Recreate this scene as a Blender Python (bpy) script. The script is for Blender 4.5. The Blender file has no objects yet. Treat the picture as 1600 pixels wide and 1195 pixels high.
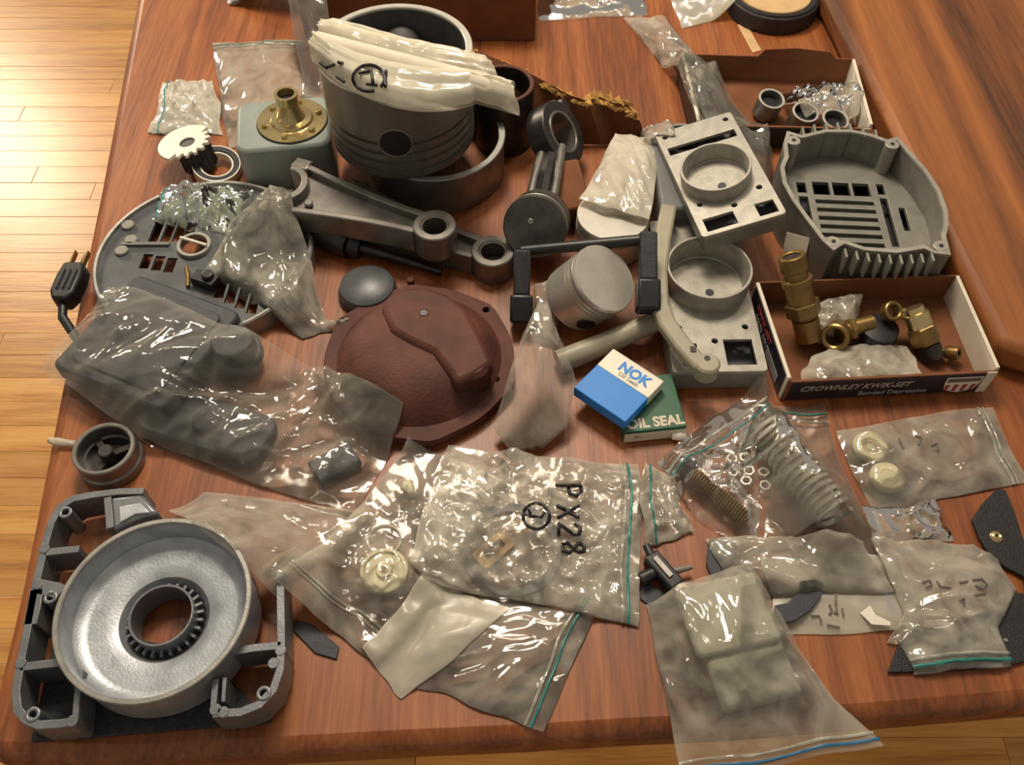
import bpy, bmesh, math, random
import numpy as np
from mathutils import Vector, Matrix, noise
from mathutils.bvhtree import BVHTree
from mathutils.geometry import delaunay_2d_cdt

random.seed(7)
scn = bpy.context.scene
COL = scn.collection
PI = math.pi
mm = 0.001
TZ = 0.75                      # height of the table top above the floor
# ------------------------------------------------------------------ camera
F_PX, PITCH, CAM_H = 1386.0, math.radians(54.2), 0.68
CAM = Vector((0, -CAM_H / math.tan(PITCH), TZ + CAM_H))
cd = bpy.data.cameras.new('camera'); cam = bpy.data.objects.new('camera', cd); COL.objects.link(cam)
cam.location = CAM; cam.rotation_euler = (PI / 2 - PITCH, 0, 0)
cd.sensor_width = 36; cd.lens = 36 * F_PX / 1600; cd.clip_start = 0.01
scn.camera = cam
# ------------------------------------------------------------------ world, lamps, exposure
w = bpy.data.worlds.new('room_light'); scn.world = w; w.use_nodes = True
w.node_tree.nodes['Background'].inputs[0].default_value = (1.0, 0.88, 0.74, 1)
w.node_tree.nodes['Background'].inputs[1].default_value = 0.32

def area(name, loc, target, size, power, col):
    l = bpy.data.lights.new(name, 'AREA'); l.energy = power; l.size = size; l.color = col; l.shape = 'DISK'
    o = bpy.data.objects.new(name, l); COL.objects.link(o); o.location = loc
    o.rotation_euler = (Vector(target) - Vector(loc)).to_track_quat('-Z', 'Y').to_euler()
    return o
def bulb(name, loc, power, col, r=0.035):
    l = bpy.data.lights.new(name, 'POINT'); l.energy = power; l.color = col; l.shadow_soft_size = r
    o = bpy.data.objects.new(name, l); COL.objects.link(o); o.location = loc
WARM = (1.0, 0.86, 0.68)
area('ceiling_lamp', (-0.15, 0.85, TZ + 1.45), (0, 0.1, TZ), 0.4, 21, WARM)
area('far_lamp', (-3.0, 3.6, TZ + 1.25), (-0.6, 0.6, TZ - .4), 0.7, 85, (1.0, 0.82, 0.60))
for bx, by in ((-0.62, 0.55), (-0.50, 0.52), (0.35, 0.75), (0.46, 0.72), (0.02, 0.62), (0.12, 0.60), (-0.10, 1.12), (0.78, 1.02)):  # last four bulbs are added, for more sparkle on the bag film
    bulb('highlight_bulb', (bx, by, TZ + 1.6), 5.5, WARM, .05)
vs = scn.view_settings
vs.view_transform = 'Standard'; vs.look = 'None'; vs.gamma = 1; vs.use_curve_mapping = False
vs.exposure = 0.0
scn.cycles.transparent_max_bounces = 32
scn.cycles.max_bounces = 10

# ------------------------------------------------------------------ pixel <-> world (frame 1600 x 1195)
SP, CP = math.sin(PITCH), math.cos(PITCH)
def P(px, py, z=0.0):
    """the point at height z (metres above the table top) seen at pixel px,py"""
    x = (px - 800) / F_PX; y = -(py - 597.5) / F_PX
    d = Vector((x, CP + y * SP, -SP + y * CP))
    t = (z + TZ - CAM.z) / d.z
    return CAM + d * t
def S(px, py, z=0.0):
    """metres per pixel there"""
    v = P(px, py, z) - CAM
    return (v.y * CP - v.z * SP) / F_PX
def proj(v):
    d = Vector(v) - CAM
    zc = d.y * CP - d.z * SP; yc = d.y * SP + d.z * CP
    return (800 + F_PX * d.x / zc, 597.5 - F_PX * yc / zc)
def z_for(xy, py):
    """height above the table at which the vertical through xy reaches image row py"""
    lo, hi = -0.05, 0.4
    for _ in range(40):
        m = (lo + hi) / 2
        if proj((xy[0], xy[1], TZ + m))[1] > py: lo = m
        else: hi = m
    return lo
def ang(a, b, z=0.0):
    d = P(*b, z) - P(*a, z)
    return math.atan2(d.y, d.x)

# ------------------------------------------------------------------ materials
def lin(c):
    if isinstance(c, str): c = [int(c[i:i + 2], 16) / 255 for i in (0, 2, 4)]
    return tuple((x / 12.92 if x <= .04045 else ((x + .055) / 1.055) ** 2.4) for x in c) + (1,)
def newmat(name):
    m = bpy.data.materials.new(name); m.use_nodes = True
    nt = m.node_tree; nt.nodes.clear()
    out = nt.nodes.new('ShaderNodeOutputMaterial')
    return m, nt, out
def nd(nt, t, **k):
    n = nt.nodes.new(t)
    for a, b in k.items(): setattr(n, a, b)
    return n
def mat(name, col, rough=.5, metal=0., var=.18, vs=60., bump=0.08, bs=400., spec=.5, col2=None, coat=0., stretch=None):
    m, nt, out = newmat(name); L = nt.links.new
    b = nd(nt, 'ShaderNodeBsdfPrincipled')
    tc = nd(nt, 'ShaderNodeTexCoord'); src = tc.outputs['Object']
    if stretch:
        mp = nd(nt, 'ShaderNodeMapping'); mp.inputs['Scale'].default_value = stretch; L(src, mp.inputs[0]); src = mp.outputs[0]
    n1 = nd(nt, 'ShaderNodeTexNoise'); n1.inputs['Scale'].default_value = vs; n1.inputs['Detail'].default_value = 6; L(src, n1.inputs['Vector'])
    c = lin(col); c2 = lin(col2) if col2 else tuple(x * (1 - 2 * var) for x in c[:3]) + (1,)
    mr = nd(nt, 'ShaderNodeMapRange'); mr.inputs[1].default_value = .35; mr.inputs[2].default_value = .68; L(n1.outputs[0], mr.inputs[0])
    mx = nd(nt, 'ShaderNodeMix', data_type='RGBA'); mx.inputs[6].default_value = c; mx.inputs[7].default_value = c2; L(mr.outputs[0], mx.inputs[0])
    L(mx.outputs[2], b.inputs['Base Color'])
    b.inputs['Roughness'].default_value = rough; b.inputs['Metallic'].default_value = metal
    b.inputs['Specular IOR Level'].default_value = spec; b.inputs['Coat Weight'].default_value = coat
    if bump:
        n2 = nd(nt, 'ShaderNodeTexNoise'); n2.inputs['Scale'].default_value = bs; n2.inputs['Detail'].default_value = 3; L(src, n2.inputs['Vector'])
        bp = nd(nt, 'ShaderNodeBump'); bp.inputs['Strength'].default_value = bump; bp.inputs['Distance'].default_value = .002
        L(n2.outputs[0], bp.inputs['Height']); L(bp.outputs[0], b.inputs['Normal'])
    L(b.outputs[0], out.inputs[0])
    return m
def wood(name, dark, mid, light, axis='Y', scale=1., rough=.35, rings=9., per_object=False, ringmix=.5):
    m, nt, out = newmat(name); L = nt.links.new
    tc = nd(nt, 'ShaderNodeTexCoord'); mp = nd(nt, 'ShaderNodeMapping')
    k = (1, .06, 1) if axis == 'Y' else (.06, 1, 1)
    mp.inputs['Scale'].default_value = tuple(x * scale for x in k)
    src = tc.outputs['Object']
    if per_object:
        oi = nd(nt, 'ShaderNodeObjectInfo'); va = nd(nt, 'ShaderNodeVectorMath', operation='SCALE'); va.inputs[0].default_value = (37, 91, 13)
        L(oi.outputs['Random'], va.inputs['Scale']); ad = nd(nt, 'ShaderNodeVectorMath', operation='ADD'); L(src, ad.inputs[0]); L(va.outputs[0], ad.inputs[1]); src = ad.outputs[0]
    L(src, mp.inputs[0])
    fine = nd(nt, 'ShaderNodeTexNoise'); fine.inputs['Scale'].default_value = 260; fine.inputs['Detail'].default_value = 7; L(mp.outputs[0], fine.inputs['Vector'])
    big = nd(nt, 'ShaderNodeTexNoise'); big.inputs['Scale'].default_value = rings; big.inputs['Detail'].default_value = 2; big.inputs['Distortion'].default_value = .6; L(mp.outputs[0], big.inputs['Vector'])
    mu = nd(nt, 'ShaderNodeMath', operation='MULTIPLY'); mu.inputs[1].default_value = 11; L(big.outputs[0], mu.inputs[0])
    fr = nd(nt, 'ShaderNodeMath', operation='PINGPONG'); fr.inputs[1].default_value = 1; L(mu.outputs[0], fr.inputs[0])
    mx = nd(nt, 'ShaderNodeMix'); mx.inputs[0].default_value = ringmix; L(fine.outputs[0], mx.inputs[2]); L(fr.outputs[0], mx.inputs[3])
    cr = nd(nt, 'ShaderNodeValToRGB'); e = cr.color_ramp.elements
    e[0].position = .18; e[0].color = lin(dark); e[1].position = .8; e[1].color = lin(light)
    k2 = e.new(.5); k2.color = lin(mid); L(mx.outputs[0], cr.inputs[0])
    colout = cr.outputs[0]
    if per_object:
        hs = nd(nt, 'ShaderNodeHueSaturation'); mr = nd(nt, 'ShaderNodeMapRange'); mr.inputs[3].default_value = .8; mr.inputs[4].default_value = 1.15
        L(oi.outputs['Random'], mr.inputs[0]); L(mr.outputs[0], hs.inputs['Value']); L(colout, hs.inputs['Color']); colout = hs.outputs[0]
    b = nd(nt, 'ShaderNodeBsdfPrincipled'); L(colout, b.inputs['Base Color'])
    b.inputs['Roughness'].default_value = rough
    bp = nd(nt, 'ShaderNodeBump'); bp.inputs['Strength'].default_value = .12; bp.inputs['Distance'].default_value = .002; L(fine.outputs[0], bp.inputs['Height']); L(bp.outputs[0], b.inputs['Normal'])
    L(b.outputs[0], out.inputs[0])
    return m
def film(name, milk, col=(.94, .92, .85), rough=.085, patch=.8, bump=.7, spec=1.0):
    """thin clear plastic: see-through, a little milky, glossy"""
    m, nt, out = newmat(name); L = nt.links.new
    tr = nd(nt, 'ShaderNodeBsdfTransparent'); tr.inputs[0].default_value = (.97, .965, .95, 1)
    df = nd(nt, 'ShaderNodeBsdfDiffuse'); df.inputs[0].default_value = lin(col)
    tl = nd(nt, 'ShaderNodeBsdfTranslucent'); tl.inputs[0].default_value = lin(col)
    dm = nd(nt, 'ShaderNodeMixShader'); dm.inputs[0].default_value = .3; L(df.outputs[0], dm.inputs[1]); L(tl.outputs[0], dm.inputs[2])
    gl = nd(nt, 'ShaderNodeBsdfGlossy'); gl.inputs['Roughness'].default_value = rough
    tc = nd(nt, 'ShaderNodeTexCoord')
    n = nd(nt, 'ShaderNodeTexNoise'); n.inputs['Scale'].default_value = 28; n.inputs['Detail'].default_value = 5; n.inputs['Distortion'].default_value = 1.2; L(tc.outputs['Object'], n.inputs['Vector'])
    mr = nd(nt, 'ShaderNodeMapRange'); mr.inputs[1].default_value = .3; mr.inputs[2].default_value = .72
    mr.inputs[3].default_value = milk * (1 - patch); mr.inputs[4].default_value = min(.95, milk * (1 + patch)); L(n.outputs[0], mr.inputs[0])
    lw = nd(nt, 'ShaderNodeLayerWeight'); lw.inputs[0].default_value = .25
    ad = nd(nt, 'ShaderNodeMath', operation='MULTIPLY_ADD', use_clamp=True); ad.inputs[1].default_value = .30; L(lw.outputs['Facing'], ad.inputs[0]); L(mr.outputs[0], ad.inputs[2])
    n2 = nd(nt, 'ShaderNodeTexNoise', noise_type='RIDGED_MULTIFRACTAL'); n2.inputs['Scale'].default_value = 24; n2.inputs['Detail'].default_value = 3; n2.inputs['Distortion'].default_value = 1.2; L(tc.outputs['Object'], n2.inputs['Vector'])
    bp = nd(nt, 'ShaderNodeBump'); bp.inputs['Strength'].default_value = bump; bp.inputs['Distance'].default_value = .006; L(n2.outputs[0], bp.inputs['Height'])
    L(bp.outputs[0], gl.inputs['Normal'])
    fr = nd(nt, 'ShaderNodeFresnel'); fr.inputs[0].default_value = 1.6; L(bp.outputs[0], fr.inputs['Normal'])
    fm = nd(nt, 'ShaderNodeMath', operation='MULTIPLY', use_clamp=True); fm.inputs[1].default_value = spec; L(fr.outputs[0], fm.inputs[0])
    a = nd(nt, 'ShaderNodeMixShader'); L(ad.outputs[0], a.inputs[0]); L(tr.outputs[0], a.inputs[1]); L(dm.outputs[0], a.inputs[2])
    bm = nd(nt, 'ShaderNodeMixShader'); L(fm.outputs[0], bm.inputs[0]); L(a.outputs[0], bm.inputs[1]); L(gl.outputs[0], bm.inputs[2])
    L(bm.outputs[0], out.inputs[0])
    return m

M = dict(
    table=wood('table_wood', '583119', '884b25', 'a26334', 'Y', 1., .43, 9, False, .3),
    board=wood('board_wood', '482710', '834c23', '9c5e2c', 'Y', .7, .6, 7, False, .55),
    oak=wood('oak_plank', 'a8703a', 'd09852', 'e0ac68', 'X', 1., .32, 12, True, .3),
    gap=mat('floor_gap', 'a9773f', .6),
    alu=mat('cast_aluminium', '9c9a94', .42, .55, .12, 90, .12, 700),
    alu_bright=mat('machined_aluminium', 'd6d2c6', .3, .6, .06, 60, .04, 900),
    alu_grey=mat('grey_alloy', '86847c', .5, .35, .1, 70, .15, 900),
    alu_warm=mat('warm_alloy', 'a6a297', .42, .4, .12, 90, .1, 600),
    blower=mat('blower_alloy', '7b7e82', .38, .5, .12, 70, .1, 500),
    blower_in=mat('blower_bowl_alloy', 'b4b9bf', .36, .55, .16, 55, .1, 500),
    steel=mat('grey_steel', '8b8781', .36, .75, .15, 60, .06, 500),
    steel_mid=mat('worn_steel', '5f5c58', .38, .55, .2, 60, .08, 500),
    dsteel=mat('dark_steel', '4a4747', .36, .7, .2, 60, .08, 500),
    piston=mat('piston_alloy', '837c74', .36, .6, .1, 14, .04, 300, stretch=(6, 6, .5)),
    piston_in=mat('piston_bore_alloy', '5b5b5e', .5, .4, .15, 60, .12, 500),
    black=mat('black_plastic', '1c1c20', .42, 0, .2, 60, .06, 500),
    rubber=mat('dark_rubber', '2e2e31', .6, 0, .25, 120, .4, 900),
    mat_=mat('dark_mat', '35363b', .7, 0, .3, 200, .6, 800),
    rust=mat('rusty_iron', '5e352b', .66, .0, .2, 25, .35, 300, .3, col2='432620'),
    brass=mat('brass', '94794a', .38, .85, .15, 60, .05, 300),
    gold=mat('yellow_zinc', 'd8c590', .22, .9, .15, 40, .05, 300),
    canister=mat('sage_painted_steel', '89928d', .45, .1, .08, 40, .03, 300),
    white=mat('white_plastic', 'e2dccb', .4, 0, .04, 40, .03, 300),
    cream=mat('cream_plastic', 'd9d2ac', .4, 0, .06, 40, .03, 300),
    beige=mat('beige_plastic', '9c9580', .45, 0, .08, 40, .08, 500),
    grey=mat('grey_plastic', '6c6c6c', .45, 0, .12, 40, .06, 500),
    gbox=mat('charcoal_plastic', '34363e', .55, 0, .12, 90, .2, 900),
    card=mat('brown_cardboard', '7b4f35', .8, 0, .12, 30, .15, 300, .2),
    card_edge=mat('torn_cardboard_edge', 'c09352', .85, 0, .2, 90, .5, 300, .2),
    cardw=mat('white_card', 'd8d0bd', .6, 0, .05, 40, .05, 300),
    navy=mat('dark_printed_card', '1e1b24', .45, 0, .15, 60, .03, 300),
    pale_ink=mat('pale_ink', 'a99f97', .6, 0, .1),
    red_ink=mat('red_ink', 'a8383a', .6, 0, .1),
    grey_ink=mat('grey_ink', '9b9a98', .6, 0, .1),
    ink=mat('black_marker_ink', '1d191b', .5, 0, .1, bump=0),
    ink_soft=mat('faded_marker_ink', '6b625c', .6, 0, .1, bump=0),
    blue=mat('blue_card', '1d7fd6', .5, 0, .05, bump=.03),
    green=mat('green_card', '1f5a3c', .5, 0, .12, bump=.03),
    paper=mat('cream_paper', 'cfc6b2', .75, 0, .06, 40, .1),
    teal=mat('teal_zip', '2c7f78', .4, 0, .1, bump=0),
    bluezip=mat('blue_zip', '2f6e96', .4, 0, .1, bump=0),
    clearzip=film('pale_zip', .45, (.86, .86, .80)),
    slate=mat('slate_plastic', '55585b', .4, .1, .2, 40, .06, 500),
    palegreen=mat('pale_green_foam', 'a0a08c', .7, 0, .08, 60, .3, 500),
    leather=mat('black_leather', '1f1d20', .5, 0, .25, 200, .35, 900),
    tan=mat('tan_card_core', 'c9a878', .7, 0, .08, 40, .05),
    film=film('clear_film', .07, bump=.2, spec=.8),
    film1=film('very_clear_film', .05, bump=.12, spec=.7),
    film2=film('hazy_film', .19, bump=.45),
    film3=film('milky_film', .30),
    film4=film('frosted_film', .50, (.88, .86, .79), .3, .12, .15, .6),
    filmw=film('white_film', .55, (.95, .93, .86), .1, .3),
    filmg=film('greenish_film', .28, (.82, .88, .79)),
    rollfilm=film('cream_roll_film', .62, (.95, .93, .84), .12, .2, .25, .8),
    filmx=film('grey_film', .14, (.80, .79, .75)),
)

# ------------------------------------------------------------------ mesh builder
def inside(p, loops):
    c = False
    for l in loops:
        j = len(l) - 1
        for i in range(len(l)):
            xi, yi = l[i][0], l[i][1]; xj, yj = l[j][0], l[j][1]
            if (yi > p[1]) != (yj > p[1]) and p[0] < (xj - xi) * (p[1] - yi) / (yj - yi) + xi: c = not c
            j = i
    return c
def fill(loops, flat):
    K = 100.0; edges = []; o = 0
    for l in loops:
        edges += [(o + i, o + (i + 1) % len(l)) for i in range(len(l))]; o += len(l)
    vo, eo, fo, vi, ei, fi = delaunay_2d_cdt([Vector((p[0] * K, p[1] * K)) for p in flat], edges, [], 0, 1e-7)
    tris = []
    for f in fo:
        ids = [vi[k][0] if vi[k] else None for k in f]
        if None in ids: continue
        c = sum((Vector(flat[i][:2]) for i in ids), Vector((0, 0))) / len(ids)
        if inside(c, loops): tris.append(tuple(ids))
    return tris
class MB:
    def __init__(self): self.v = []; self.f = []
    def add(self, vs, fs, X=None):
        n = len(self.v)
        for p in vs:
            p = Vector(p); self.v.append(X @ p if X else p)
        for f in fs: self.f.append([i + n for i in f])
        return self
    def box(self, c, s, X=None):
        x, y, z = s[0] / 2, s[1] / 2, s[2] / 2
        vs = [(c[0] + a * x, c[1] + b * y, c[2] + d * z) for d in (-1, 1) for a, b in ((-1, -1), (1, -1), (1, 1), (-1, 1))]
        return self.add(vs, [(3, 2, 1, 0), (4, 5, 6, 7), (0, 1, 5, 4), (1, 2, 6, 5), (2, 3, 7, 6), (3, 0, 4, 7)], X)
    def lathe(self, prof, seg=48, X=None, closed=False, a0=0., a1=2 * PI):
        full = abs(a1 - a0 - 2 * PI) < 1e-6
        n = seg if full else seg + 1
        vs = []; rows = []
        for r, z in prof:
            if r < 1e-7 and full: rows.append([len(vs)] * n); vs.append((0, 0, z))
            else:
                rows.append(list(range(len(vs), len(vs) + n)))
                vs += [(r * math.cos(a0 + (a1 - a0) * k / seg), r * math.sin(a0 + (a1 - a0) * k / seg), z) for k in range(n)]
        fs = []
        pairs = list(zip(rows, rows[1:])) + ([(rows[-1], rows[0])] if closed else [])
        for A, B in pairs:
            for k in range(seg):
                k2 = (k + 1) % n
                f = []
                for i in (A[k], A[k2], B[k2], B[k]):
                    if i not in f: f.append(i)
                if len(f) > 2: fs.append(f)
        if not full and closed:
            fs.append([r[0] for r in rows]); fs.append([r[-1] for r in rows][::-1])
        return self.add(vs, fs, X)
    def cyl(self, r, z0, z1, seg=32, X=None, ch=0.):
        if ch: return self.lathe([(0, z0), (r - ch, z0), (r, z0 + ch), (r, z1 - ch), (r - ch, z1), (0, z1)], seg, X)
        return self.lathe([(0, z0), (r, z0), (r, z1), (0, z1)], seg, X)
    def ring(self, ro, ri, z0, z1, seg=48, X=None, ch=0.0006):
        return self.lathe([(ri, z0), (ro - ch, z0), (ro, z0 + ch), (ro, z1 - ch), (ro - ch, z1), (ri + ch, z1), (ri, z1 - ch)], seg, X, closed=True)
    def tube(self, path, r, seg=10, closed=False, X=None, caps=True):
        path = [Vector(p) for p in path]; n = len(path)
        rs = r if isinstance(r, (list, tuple)) else [r] * n
        vs = []; up = None
        for i, p in enumerate(path):
            if closed: t = path[(i + 1) % n] - path[i - 1]
            else: t = path[min(i + 1, n - 1)] - path[max(i - 1, 0)]
            t.normalize()
            if up is None: up = t.orthogonal().normalized()
            up = (up - t * up.dot(t)).normalized(); s = t.cross(up)
            vs += [p + (up * math.cos(2 * PI * k / seg) + s * math.sin(2 * PI * k / seg)) * rs[i] for k in range(seg)]
        fs = []
        for i in range(n if closed else n - 1):
            j = (i + 1) % n
            for k in range(seg):
                fs.append((i * seg + k, i * seg + (k + 1) % seg, j * seg + (k + 1) % seg, j * seg + k))
        if caps and not closed:
            fs.append(list(range(seg))[::-1]); fs.append([(n - 1) * seg + k for k in range(seg)])
        return self.add(vs, fs, X)
    def plate(self, outer, z0, z1, holes=(), X=None):
        loops = [outer] + list(holes)
        flat = [p for l in loops for p in l]; n = len(flat)
        tris = fill(loops, flat) if holes else [tuple(range(n))]
        vs = [(p[0], p[1], z0) for p in flat] + [(p[0], p[1], z1) for p in flat]
        fs = []
        for t in tris:
            ar = sum(flat[t[i - 1]][0] * flat[t[i]][1] - flat[t[i]][0] * flat[t[i - 1]][1] for i in range(len(t)))
            if ar < 0: t = t[::-1]
            fs.append([i + n for i in t]); fs.append(list(t)[::-1])
        o = 0
        for l in loops:
            m = len(l)
            for i in range(m):
                j = (i + 1) % m
                fs.append((o + i, o + j, n + o + j, n + o + i))
            o += m
        return self.add(vs, fs, X)
    def wall(self, pts, t, z0, z1, closed=False, X=None):
        pts = [Vector((p[0], p[1])) for p in pts]; n = len(pts); A = []; B = []
        for i, p in enumerate(pts):
            a = pts[i - 1] if (i or closed) else None; b = pts[(i + 1) % n] if (i < n - 1 or closed) else None
            d1 = (p - a).normalized() if a is not None else None; d2 = (b - p).normalized() if b is not None else None
            if d1 is None: d1 = d2
            if d2 is None: d2 = d1
            n1 = Vector((-d1.y, d1.x)); n2 = Vector((-d2.y, d2.x)); nn = (n1 + n2)
            nn = nn.normalized() if nn.length > 1e-6 else n1
            k = min(2.0, 1 / max(.3, nn.dot(n1)))
            A.append(p + nn * t / 2 * k); B.append(p - nn * t / 2 * k)
        vs = []
        for a, b in zip(A, B): vs += [(a.x, a.y, z0), (b.x, b.y, z0), (b.x, b.y, z1), (a.x, a.y, z1)]
        fs = []
        for i in range(n if closed else n - 1):
            j = (i + 1) % n
            for k in range(4): fs.append((i * 4 + k, i * 4 + (k + 1) % 4, j * 4 + (k + 1) % 4, j * 4 + k))
        if not closed: fs += [(3, 2, 1, 0), tuple((n - 1) * 4 + k for k in range(4))]
        return self.add(vs, fs, X)
    def build(self, name, m, parent=None, loc=None, bevel=0., smooth=38, solid=True):
        me = bpy.data.meshes.new(name)
        me.from_pydata([tuple(p) for p in self.v], [], self.f); me.update()
        bm = bmesh.new(); bm.from_mesh(me); bmesh.ops.recalc_face_normals(bm, faces=bm.faces[:]); bm.to_mesh(me); bm.free()
        if smooth:
            me.shade_smooth(); me.set_sharp_from_angle(angle=math.radians(smooth))
        me.materials.append(M[m] if isinstance(m, str) else m)
        o = bpy.data.objects.new(name, me); COL.objects.link(o)
        if parent: o.parent = parent
        if loc is not None: o.location = loc
        if bevel:
            b = o.modifiers.new('edge', 'BEVEL'); b.width = bevel; b.segments = 2; b.limit_method = 'ANGLE'; b.angle_limit = math.radians(40)
        if not solid: SOFT.add(o.name)
        return o
SOFT = set()
def tag(o, label, cat, group=None):
    o['label'] = label; o['category'] = cat
    if group: o['group'] = group
    return o
def thing(name, label, cat, loc=(0, 0, TZ), rz=0., group=None, mtx=None):
    o = bpy.data.objects.new(name, None); COL.objects.link(o); o.empty_display_size = .01
    if mtx is not None: o.matrix_world = mtx
    else: o.location = loc; o.rotation_euler = (0, 0, rz)
    return tag(o, label, cat, group)
def structure(o): o['kind'] = 'structure'; return o
def copy_tree(o, parent=None):
    c = o.copy(); COL.objects.link(c)
    if parent: c.parent = parent
    for ch in list(o.children): copy_tree(ch, c)
    return c
def circ(cx, cy, r, n=20): return [(cx + r * math.cos(2 * PI * k / n), cy + r * math.sin(2 * PI * k / n)) for k in range(n)]
def rrect(x0, y0, x1, y1, r, n=5):
    out = []
    for cx, cy, a in ((x1 - r, y1 - r, 0), (x0 + r, y1 - r, PI / 2), (x0 + r, y0 + r, PI), (x1 - r, y0 + r, 1.5 * PI)):
        out += [(cx + r * math.cos(a + PI / 2 * k / n), cy + r * math.sin(a + PI / 2 * k / n)) for k in range(n + 1)]
    return out
def axis_mtx(loc, n, xhint=(1, 0, 0)):
    z = Vector(n).normalized(); x = Vector(xhint); x = (x - z * x.dot(z)).normalized(); y = z.cross(x)
    return Matrix.Translation(loc) @ Matrix((x, y, z)).transposed().to_4x4()
RX = lambda a: Matrix.Rotation(a, 4, 'X')
RY = lambda a: Matrix.Rotation(a, 4, 'Y')
RZ = lambda a: Matrix.Rotation(a, 4, 'Z')
T = lambda *p: Matrix.Translation(p)
def loc_of(root, pts, z):
    """pixel polyline at height z -> root-local xy (root unrotated)"""
    r = root.location
    return [((P(x, y, z) - r).x, (P(x, y, z) - r).y) for x, y in pts]
def lettering(body, parent, X, size, m, ext=.00015, bold=0., name='lettering', shear=0., sx=1.):
    c = bpy.data.curves.new(name, 'FONT'); c.body = body; c.size = size; c.align_x = 'CENTER'; c.align_y = 'CENTER'
    c.extrude = ext; c.offset = bold; c.shear = shear; c.resolution_u = 3
    tmp = bpy.data.objects.new('tmp_text', c); COL.objects.link(tmp); c.materials.append(M[m])
    me = bpy.data.meshes.new_from_object(tmp.evaluated_get(bpy.context.evaluated_depsgraph_get())); bpy.data.objects.remove(tmp)
    o = bpy.data.objects.new(name, me); COL.objects.link(o)
    o.parent = parent; o.matrix_local = X @ Matrix.Diagonal((sx, 1, 1, 1)); SOFT.add(o.name)
    return o

# ================================================================== SETTING
fm = MB(); fm.box((0, 0, -.02), (9, 9, .03))
floor = structure(fm.build('floor', 'gap', smooth=0))
pw, ph = .057, .012
plank_mesh = {}
y = -.62; row = 0
while y < 2.35:
    x = -2.1 - random.random() * .6
    while x < 1.0:
        ln = random.choice((.45, .6, .75, .9, 1.05))
        if ln not in plank_mesh:
            b = MB().box((0, 0, 0), (ln - .0008, pw - .0006, ph)); o = b.build('plank', 'oak', floor, smooth=0, bevel=.0006)
            plank_mesh[ln] = o
        else:
            o = plank_mesh[ln].copy(); COL.objects.link(o)
        o.location = (x + ln / 2, y, ph / 2 - .006 + random.uniform(-.0002, .0002))
        x += ln
    y += pw; row += 1

# table: slab with a soft, slightly wavy edge
tb = thing('table', 'reddish brown wooden table covered with engine parts and plastic bags', 'table', (0, 0, 0))
left = [P(x, y) for x, y in ((250, -190), (228, -90), (210, 0), (181, 150), (152, 300), (130, 405), (95, 580), (61, 750), (44, 835), (25, 925), (0, 1030), (-24, 1130))]
front = [P(x, y) for x, y in ((-34, 1186), (60, 1190), (180, 1192), (300, 1187), (480, 1177), (640, 1168), (820, 1160), (980, 1150), (1150, 1142), (1400, 1122), (1600, 1105), (1900, 1085), (2300, 1060))]
out = [(p.x, p.y) for p in left + front] + [(1.25, -.28), (1.25, 1.05), (-.55, 1.05)]
MB().plate(out, TZ - .042, TZ).build('tabletop', 'table', tb, bevel=.013, smooth=50)
for x, y in ((-.36, -.22), (1.1, -.2), (1.1, .9), (-.4, .9)):
    MB().box((x, y, (TZ - .042) / 2 + .0005), (.07, .07, TZ - .043)).build('leg', 'table', tb, bevel=.004)

# thick wooden slab along the right side of the table
b0 = P(1238, -20) + Vector((.014, 0, 0)); b1 = P(1516, 572) + Vector((.013, 0, 0))
bd = thing('wooden_slab', 'thick orange-brown wooden slab lying along the right side of the table', 'board', (b1.x, b1.y, TZ))
up_ = (b0 - b1).normalized(); ed = Vector((1, -.42, 0)).normalized()
q0 = (b0 - b1) + up_ * .25; q1 = Vector((0, 0, 0)); q2 = ed * .8; q3 = q0 + Vector((.9, -.05, 0))
MB().plate([(v.x, v.y) for v in (q0, q1, q2, q3)], .0003, .037).build('slab', 'board', bd, bevel=.010, smooth=60)

# ================================================================== METAL PARTS
# --- blower housing, bottom left
hz = .030
c0 = P(241, 948, .045); R = 149 * S(241, 948, .045)
hs = thing('blower_housing', 'grey cast blower housing with round bowl and open frame on dark mat', 'housing', (c0.x, c0.y, TZ + .006))
fr = MB()
L_ = lambda pts, z=hz: loc_of(hs, pts, z)
wl = lambda pts, t=.0045, z0=.0, z1=hz, closed=False: fr.wall(L_(pts), t, z0, z1, closed)
wl([(228, 772), (190, 773), (150, 778), (118, 784), (98, 797), (84, 822), (74, 858), (60, 920), (48, 985), (37, 1040), (30, 1085), (33, 1112), (46, 1128), (66, 1136), (98, 1134), (122, 1130)], .006)
wl([(122, 1130), (126, 1085), (129, 1050)]); wl([(37, 1046), (80, 1041), (114, 1037)], .006); wl([(60, 920), (92, 926), (100, 930)], .012)
wl([(74, 868), (128, 862)], .006); wl([(52, 980), (58, 955), (62, 925)], .010); wl([(172, 782), (176, 830)], .006)
wl([(440, 900), (441, 950), (442, 1012), (440, 1050), (430, 1080), (408, 1104), (378, 1116), (336, 1118)], .006)
wl([(336, 1118), (338, 1090), (340, 1064)]); wl([(370, 1021), (400, 1016), (442, 1012)], .006); wl([(352, 1100), (354, 1062)], .003)
for a, b in ((57, 1120), (107, 806), (415, 1087), (84, 938)):
    q = L_([(a, b)])[0]; fr.ring(.0055, .0026, 0, hz + .001, 16, T(q[0], q[1], 0))
for a, b in ((74, 862), (38, 1040), (118, 1130), (340, 1112), (352, 1116), (441, 1020), (64, 918), (430, 1040)):
    q = L_([(a, b)])[0]; fr.cyl(.0042, 0, hz + .0006, 12, T(q[0], q[1], 0))
fr.build('frame', 'blower', hs, bevel=.0012)
sp = MB(); sp.plate(L_([(176, 782), (226, 776), (252, 806), (222, 812), (180, 834)], .03), .004, .030)
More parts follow.
